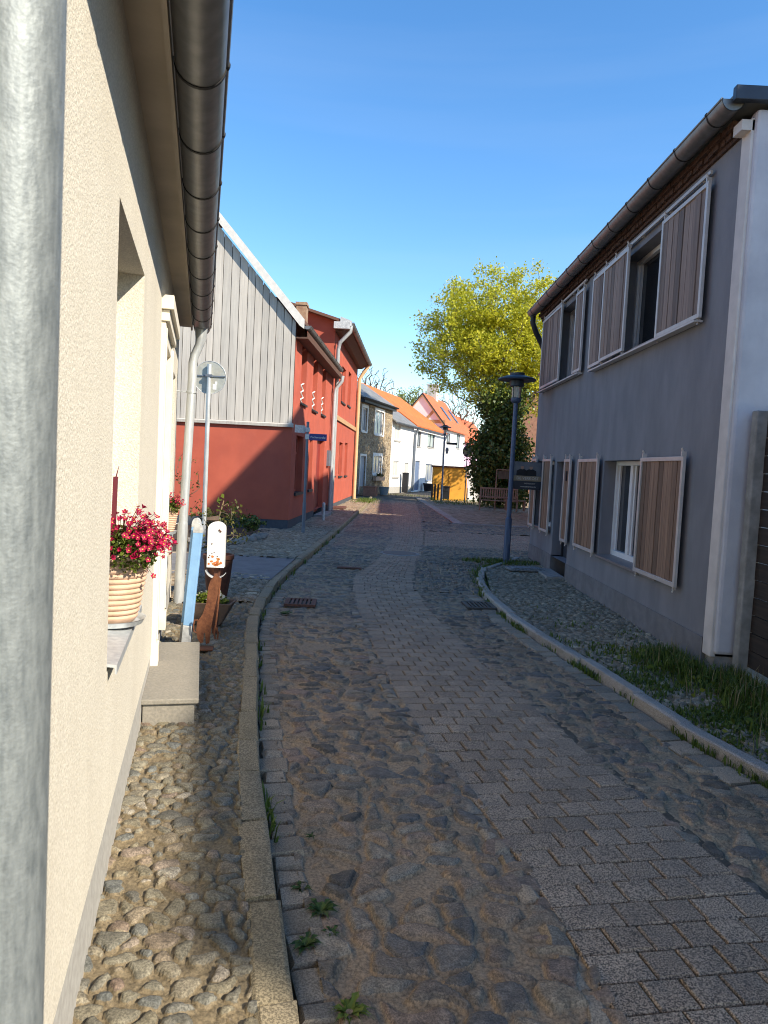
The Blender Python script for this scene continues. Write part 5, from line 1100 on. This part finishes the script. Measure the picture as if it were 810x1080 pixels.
g = MB(); g.tube([(3.06,14.27,zc+.2), (2.5,14.26,zc+.2)], .012, 8); g.tube([(3.06,14.27,zc-.2), (2.95,14.26,zc-.2)], .012, 8); g.build('bracket', char, t)

# fence with concrete post
ff = Fr((3.29,0.), 0, -1); t = thing('wooden_fence', 'tall dark brown board fence at the right edge beside the grey house', 'fence', (3.5,4.5,0)); g = MB(); z = .2; R = random.Random(6)
while z < 2.5: g.fbox(ff, 1.2, 6.395, -.03, -.002+R.uniform(-.004,.004), z, z+.148); z += .156
g.build('boards', fence_wood, t, smooth=0)
for y in (1.3,3.9): g = MB(); g.fbox(ff, y, y+.1, -.14, -.031, 0, 2.5); g.build('post', fence_wood, t, smooth=0)
g = MB(); g.fbox(ff, 6.4, 6.5, -.03, .09, -.02, 2.46); tag(g.build('fence_post', concrete, None, smooth=0, bevel=.012), 'weathered concrete post between dark fence and pale end wall', 'post')

# unseen tall blocks added behind the fence, edges placed to shade the street
def blockh(name, label, A, B, zt, depth):
    L_ = math.hypot(B[0]-A[0], B[1]-A[1]); f = Fr(A, math.degrees(math.atan2(B[0]-A[0], B[1]-A[1])), -1)
    t = thing(name, label, 'building', f.P(L_/2,-depth/2,0)); g = MB(); ops = []
    k = 1.; 
    while k < L_-2: ops += [(k,k+1.1,z,z+1.5) for z in (1.,3.9,6.8,9.7) if z+1.5 < zt-.4]; k += 2.4
    wall_open(g, f, 0, L_, 0, zt, ops, .15)
    for q in (0, L_): g.poly([f.P(q,0,0), f.P(q,-depth,0), f.P(q,-depth,zt), f.P(q,0,zt)])
    g.poly([f.P(0,-depth,0), f.P(L_,-depth,0), f.P(L_,-depth,zt), f.P(0,-depth,zt)]); g.build('wall', M('block_render', (.45,.40,.34), (.38,.34,.29), 3, .9), t, smooth=0)
    g = MB(); g.fbox(f, -.03, L_+.03, -depth, .03, zt, zt+.1); g.build('roof', slate, t, smooth=0)
    for r in ops[:60]: g = MB(); g.fbox(f, r[0], r[1], -.16, -.12, r[2], r[3]); g.build('window', glass, t, smooth=0)
blockh('shade_block', 'long tall plastered block added out of view behind the dark fence to shade the street', (14.66,-8.62), (9.27,11.5), 13.9, 7)
blockh('shade_block', 'shorter plastered block added out of view past the long block to shade the red front', (10.45,13.6), (10.5,17.3), 12.8, 6)

# ================================================================== small road things
t = thing('manhole_cover', 'round iron manhole cover in the block paving strip', 'manhole cover', (.17,15.4,.02)); g = MB(); g.lathe((.17+.2,15.2,.012), [(.42,0),(.42,.014),(.36,.018)], 36); g.build('ring', concrete, t); g = MB(); g.lathe((.37,15.2,.014), [(.355,0),(.355,.018),(.02,.018)], 36); g.build('lid', iron, t)
def grate(x, y, w, d, rz, mt, label):
    t = thing('drain_grate', label, 'drain', (x,y,.02), 'road drains'); g = MB(); ca, sa = math.cos(rz), math.sin(rz)
    for sx in (-1,1): g.box((x+sx*w/2*ca,y+sx*w/2*sa,.036), (.03,d,.03), rz)
    for sy in (-1,1): g.box((x-sy*d/2*sa,y+sy*d/2*ca,.036), (w+.03,.03,.029), rz)
    g.build('frame', mt, t, smooth=0); g = MB()
    for k in range(7): o = (k-3)*w/7; g.box((x+o*ca,y+o*sa,.034), (w/12,d-.03,.028), rz)
    g.build('bars', mt, t, smooth=0)
grate(-1.0,9.2,.36,.4,.05,iron_red,'rusty drain grate beside the left kerb'); grate(1.32,9.6,.36,.42,.1,iron,'dark iron drain grate beside the right kerb')
g = MB(); g.box((-.55,12.6,.036), (.42,.16,.012)); g.box((-.55,12.6,.043), (.3,.08,.006)); tag(g.build('valve_cover', iron_red, None, smooth=0, bevel=.003), 'small reddish valve cover set in the left cobbles', 'valve cover')

# ================================================================== grass and weeds
def blades(name, P, h, mat, seed, lean=.5, w=.007, parent=None, clumpdir=None):
    R = np.random.RandomState(seed); P = np.asarray(P, float); n = len(P); a = R.rand(n)*6.28; d = np.stack([np.cos(a), np.sin(a), np.zeros(n)], 1)
    H = h*(.45+.8*R.rand(n)); ln = lean*R.rand(n)*H; s = np.stack([-np.sin(a), np.cos(a), np.zeros(n)], 1)*w*(.6+.8*R.rand(n))[:,None]; z = np.array([0,0,1.])
    m1 = P+d*(ln*.35)[:,None]+z*(H*.6)[:,None]; tp = P+d*ln[:,None]+z*(H*(1-.25*ln/H))[:,None]
    V = np.stack([P-s, P+s, m1+s*.8, m1-s*.8, tp], 1).reshape(-1,3); i = np.arange(n)*5
    me = bpy.data.meshes.new(name); fs = np.stack([i, i+1, i+2, i+3], 1); ft = np.stack([i+3, i+2, i+4], 1)
    me.from_pydata(V.tolist(), [], fs.tolist()+ft.tolist()); at = me.attributes.new('tint', 'FLOAT', 'FACE'); t = R.rand(n).astype(np.float32); at.data.foreach_set('value', np.concatenate([t, t])); me.materials.append(mat)
    o = bpy.data.objects.new(name, me); COL.objects.link(o)
    if parent is not None: o.parent = parent; o.matrix_parent_inverse = Matrix.Translation(-Vector(parent.location))
    return o
R = np.random.RandomState(1)
def patch(n, f): return [f() for _ in range(n)]
pts = []
for _ in range(5200):    # tall grass along the fence and corner
    y = R.uniform(3.0,7.2); x = (3.24 if y < 6.45 else 2.98)-abs(R.normal(0,.2))-(.0 if R.rand() < .7 else R.rand()*.35); pts.append((x,y,.085))
o = blades('tall_grass', pts, .13, grass_leaf, 2, .8, .005); tag(o, 'tall unmown grass along the dark fence foot', 'grass', None, 'stuff')
straw = leaf_mat('straw_blade', (.16,.13,.06), (.24,.20,.10), (.34,.29,.16), .3)
o = blades('dry_grass', [(p[0]+R.normal(0,.08), p[1]+R.normal(0,.1), p[2]) for p in pts[::9]], .2, straw, 12, .9, .003); tag(o, 'dry straw blades among the tall grass by the fence', 'grass', None, 'stuff')
lp_ = [(p[0]-abs(R.normal(0,.18)), p[1]+R.normal(0,.15), p[2]+.02+.05*R.rand()) for p in pts[::6]]
o = leaves('herb_cover', lp_, .05, herb_leaf, None, 31, up=1.2); tag(o, 'low broad-leaved herbs in the verge by the fence', 'ground cover', None, 'stuff')
pts = []
for _ in range(22000):    # short grass and moss between the right pavement stones
    y = 3.2+abs(R.normal(0,2.2)); x = float(kerbR(y))+.12+R.rand()*(3.0-float(kerbR(y))); k = math.sin(x*7+math.sin(y*5)*2)+math.sin(y*6.1+x*3)
    if k > R.uniform(-1.1,1.3)+max(0,(y-6.3)*.5) and y < 10: pts.append((x,y,.075))
o = blades('short_grass', pts, .042, grass_leaf, 3, 1., .006); tag(o, 'short patchy grass between the right pavement stones', 'grass', None, 'stuff')
pts = []
for _ in range(2600):    # grass in the joint at the foot of the right kerb
    y = R.uniform(2.6,10.5); k = math.sin(y*3.1)+math.sin(y*7.7+1)
    if k > R.uniform(-.4,1.6): pts.append((float(kerbR(y))-.02+R.normal(0,.022),y,.012))
for _ in range(900):
    a = R.rand()*6.28; r = R.rand()**.5; pts.append((2.3+r*.75*math.cos(a), 14.0+r*.35*math.sin(a), .085))
for _ in range(700): y = R.uniform(10.2,14); pts.append((float(np.interp(y,[10,12.8,14],[1.47,1.7,2.2]))+R.normal(0,.06),y,.05))
o = blades('kerb_grass', pts, .075, grass_leaf, 4, .9, .005); tag(o, 'tufts of grass along the right kerb and lamp foot', 'grass', None, 'stuff')
pts = [(kerbL(y)+.03+R.normal(0,.02),y,.012) for y in R.uniform(3,20,900) if math.sin(y*4)+math.sin(y*9.3) > R.uniform(0,1.8)]+[(fr.P(s,.7,0)[0]+R.normal(0,.3),fr.P(s,.7,0)[1]+R.normal(0,.5),.1) for s in R.uniform(15.5,20,1500)]+[(R.uniform(2.6,7),R.uniform(36.5,43),.1) for _ in range(2500)]+[(x_+R.normal(0,.1), wallL(4.59)*0+47+R.rand()*3,.0) for x_ in R.uniform(-1,3,600)]
o = blades('verge_grass', pts, .1, grass_leaf, 5, .8, .007); tag(o, 'sunny low grass by the taller red house and far verge', 'grass', None, 'stuff')
def rosette(x, y, r, n, seed, label, mt=dande, z=.02):
    t = thing('weed', label, 'weed', (x,y,z), 'weeds growing along the left kerb'); g = MB(); R = random.Random(seed); tv = []
    for k in range(n):
        a = 2*math.pi*k/n+R.uniform(-.3,.3); L_ = r*R.uniform(.55,1.15); d = Vector((math.cos(a), math.sin(a), 0)); s = Vector((-d.y, d.x, 0)); w = L_*.13; lift = R.uniform(.2,.6)
        p0 = Vector((x,y,z)); prev = None; m = 6
        for i in range(m+1):
            f = i/m; c = p0+d*L_*f+Vector((0,0,L_*lift*math.sin(f*2.6)*.6)); ww = w*math.sin(min(1,f*1.15+.08)*math.pi)*(1.25 if i % 2 else .6)+.0006
            cur = (c-s*ww+Vector((0,0,ww*.4)), c, c+s*ww+Vector((0,0,ww*.4)))
            if prev: g.add([*prev, *cur], [(0,1,4,3), (1,2,5,4)]); tv += [R.random()]*2
            prev = cur
    o = g.build('foliage', mt, t, smooth=0, fix=False); at = o.data.attributes.new('tint', 'FLOAT', 'FACE'); at.data.foreach_set('value', np.array(tv, np.float32)); return t
def Gz(px, py, z=.0): r = ray(px, py); t = (z-EYE)/r[2]; return r[0]*t, r[1]*t
for i, (px, py, r, n, lab) in enumerate([(338,962,.085,20,'spreading toothed weed on the left gutter stones, the largest one'), (318,938,.06,14,'flat dark weed against the left kerb above the largest weed'), (322,998,.07,16,'low weed below the largest one at the kerb foot'), (368,1070,.085,20,'bright green weed at the bottom edge of the photo'), (328,883,.045,10,'tiny weed between gutter setts and cobbles'), (300,648,.13,16,'far green weed near the rusty drain'), (350,985,.05,12,'small weed right beside the largest one')]):
    x, y = Gz(px, py, .02); rosette(x, y, r, n, i+3, lab, dande if i != 3 else herb_leaf)

# ================================================================== camera, light, sky
cam = bpy.data.cameras.new('camera'); co_ = bpy.data.objects.new('camera', cam); COL.objects.link(co_); scn.camera = co_
cam.sensor_fit = 'HORIZONTAL'; cam.sensor_width = 36; cam.lens = 36*F/810; cam.clip_start = .02; cam.clip_end = 2000
co_.location = (0,0,EYE); co_.rotation_euler = (Matrix.Rotation(rad(90)-PIT, 3, 'X') @ Matrix.Rotation(ROLL, 3, 'Z')).to_euler()
cam.dof.use_dof = True; cam.dof.focus_distance = 11; cam.dof.aperture_fstop = 16
S = Vector((1.1,-.8,1.)); el = math.atan2(S.z, math.hypot(S.x, S.y)); az = math.atan2(S.x, S.y)
ld_ = bpy.data.lights.new('sun', 'SUN'); ld_.energy = 3.9; ld_.angle = rad(.53); ld_.color = (1,.965,.90); so_ = bpy.data.objects.new('sun', ld_); COL.objects.link(so_)
so_.rotation_euler = (-S).to_track_quat('-Z', 'Y').to_euler(); so_.location = (20,-15,30)
wd = bpy.data.worlds.new('World'); scn.world = wd; wd.use_nodes = True; nt = wd.node_tree; bg = nt.nodes['Background']
sk = nt.nodes.new('ShaderNodeTexSky'); sk.sky_type = 'NISHITA'; sk.sun_disc = False; sk.sun_elevation = el; sk.sun_rotation = az; sk.altitude = 50; sk.air_density = 1.; sk.dust_density = .15; sk.ozone_density = 3.
hs = nt.nodes.new('ShaderNodeHueSaturation'); hs.inputs['Saturation'].default_value = 1.27; hs.inputs['Hue'].default_value = .503; nt.links.new(sk.outputs[0], hs.inputs['Color'])
tc = nt.nodes.new('ShaderNodeTexCoord'); mp = nt.nodes.new('ShaderNodeMapping'); mp.inputs['Rotation'].default_value = (0,rad(-14),0); mp.inputs['Scale'].default_value = (.7,.7,9); nt.links.new(tc.outputs['Generated'], mp.inputs[0])
cn = nt.nodes.new('ShaderNodeTexNoise'); cn.inputs['Scale'].default_value = 1.6; cn.inputs['Detail'].default_value = 5; nt.links.new(mp.outputs[0], cn.inputs['Vector'])
cr = ramp(nt, cn.outputs['Fac'], [(.5,(0,0,0)), (.8,(.06,.06,.06))]); cl = mix(nt, cr.outputs[0], hs.outputs[0], (3.2,3.6,4.2))
nt.links.new(cl, bg.inputs['Color']); bg.inputs['Strength'].default_value = .15
vs = scn.view_settings; scn.display_settings.display_device = 'sRGB'; vs.view_transform = 'Standard'; vs.look = 'None'; vs.exposure = 1.02; vs.use_white_balance = True; vs.white_balance_temperature = 7300; vs.white_balance_tint = 10; vs.gamma = 1; vs.use_curve_mapping = False
scn.render.engine = 'CYCLES'; scn.cycles.max_bounces = 6; scn.cycles.pixel_filter_type = 'BLACKMAN_HARRIS'; scn.cycles.filter_width = 1.05
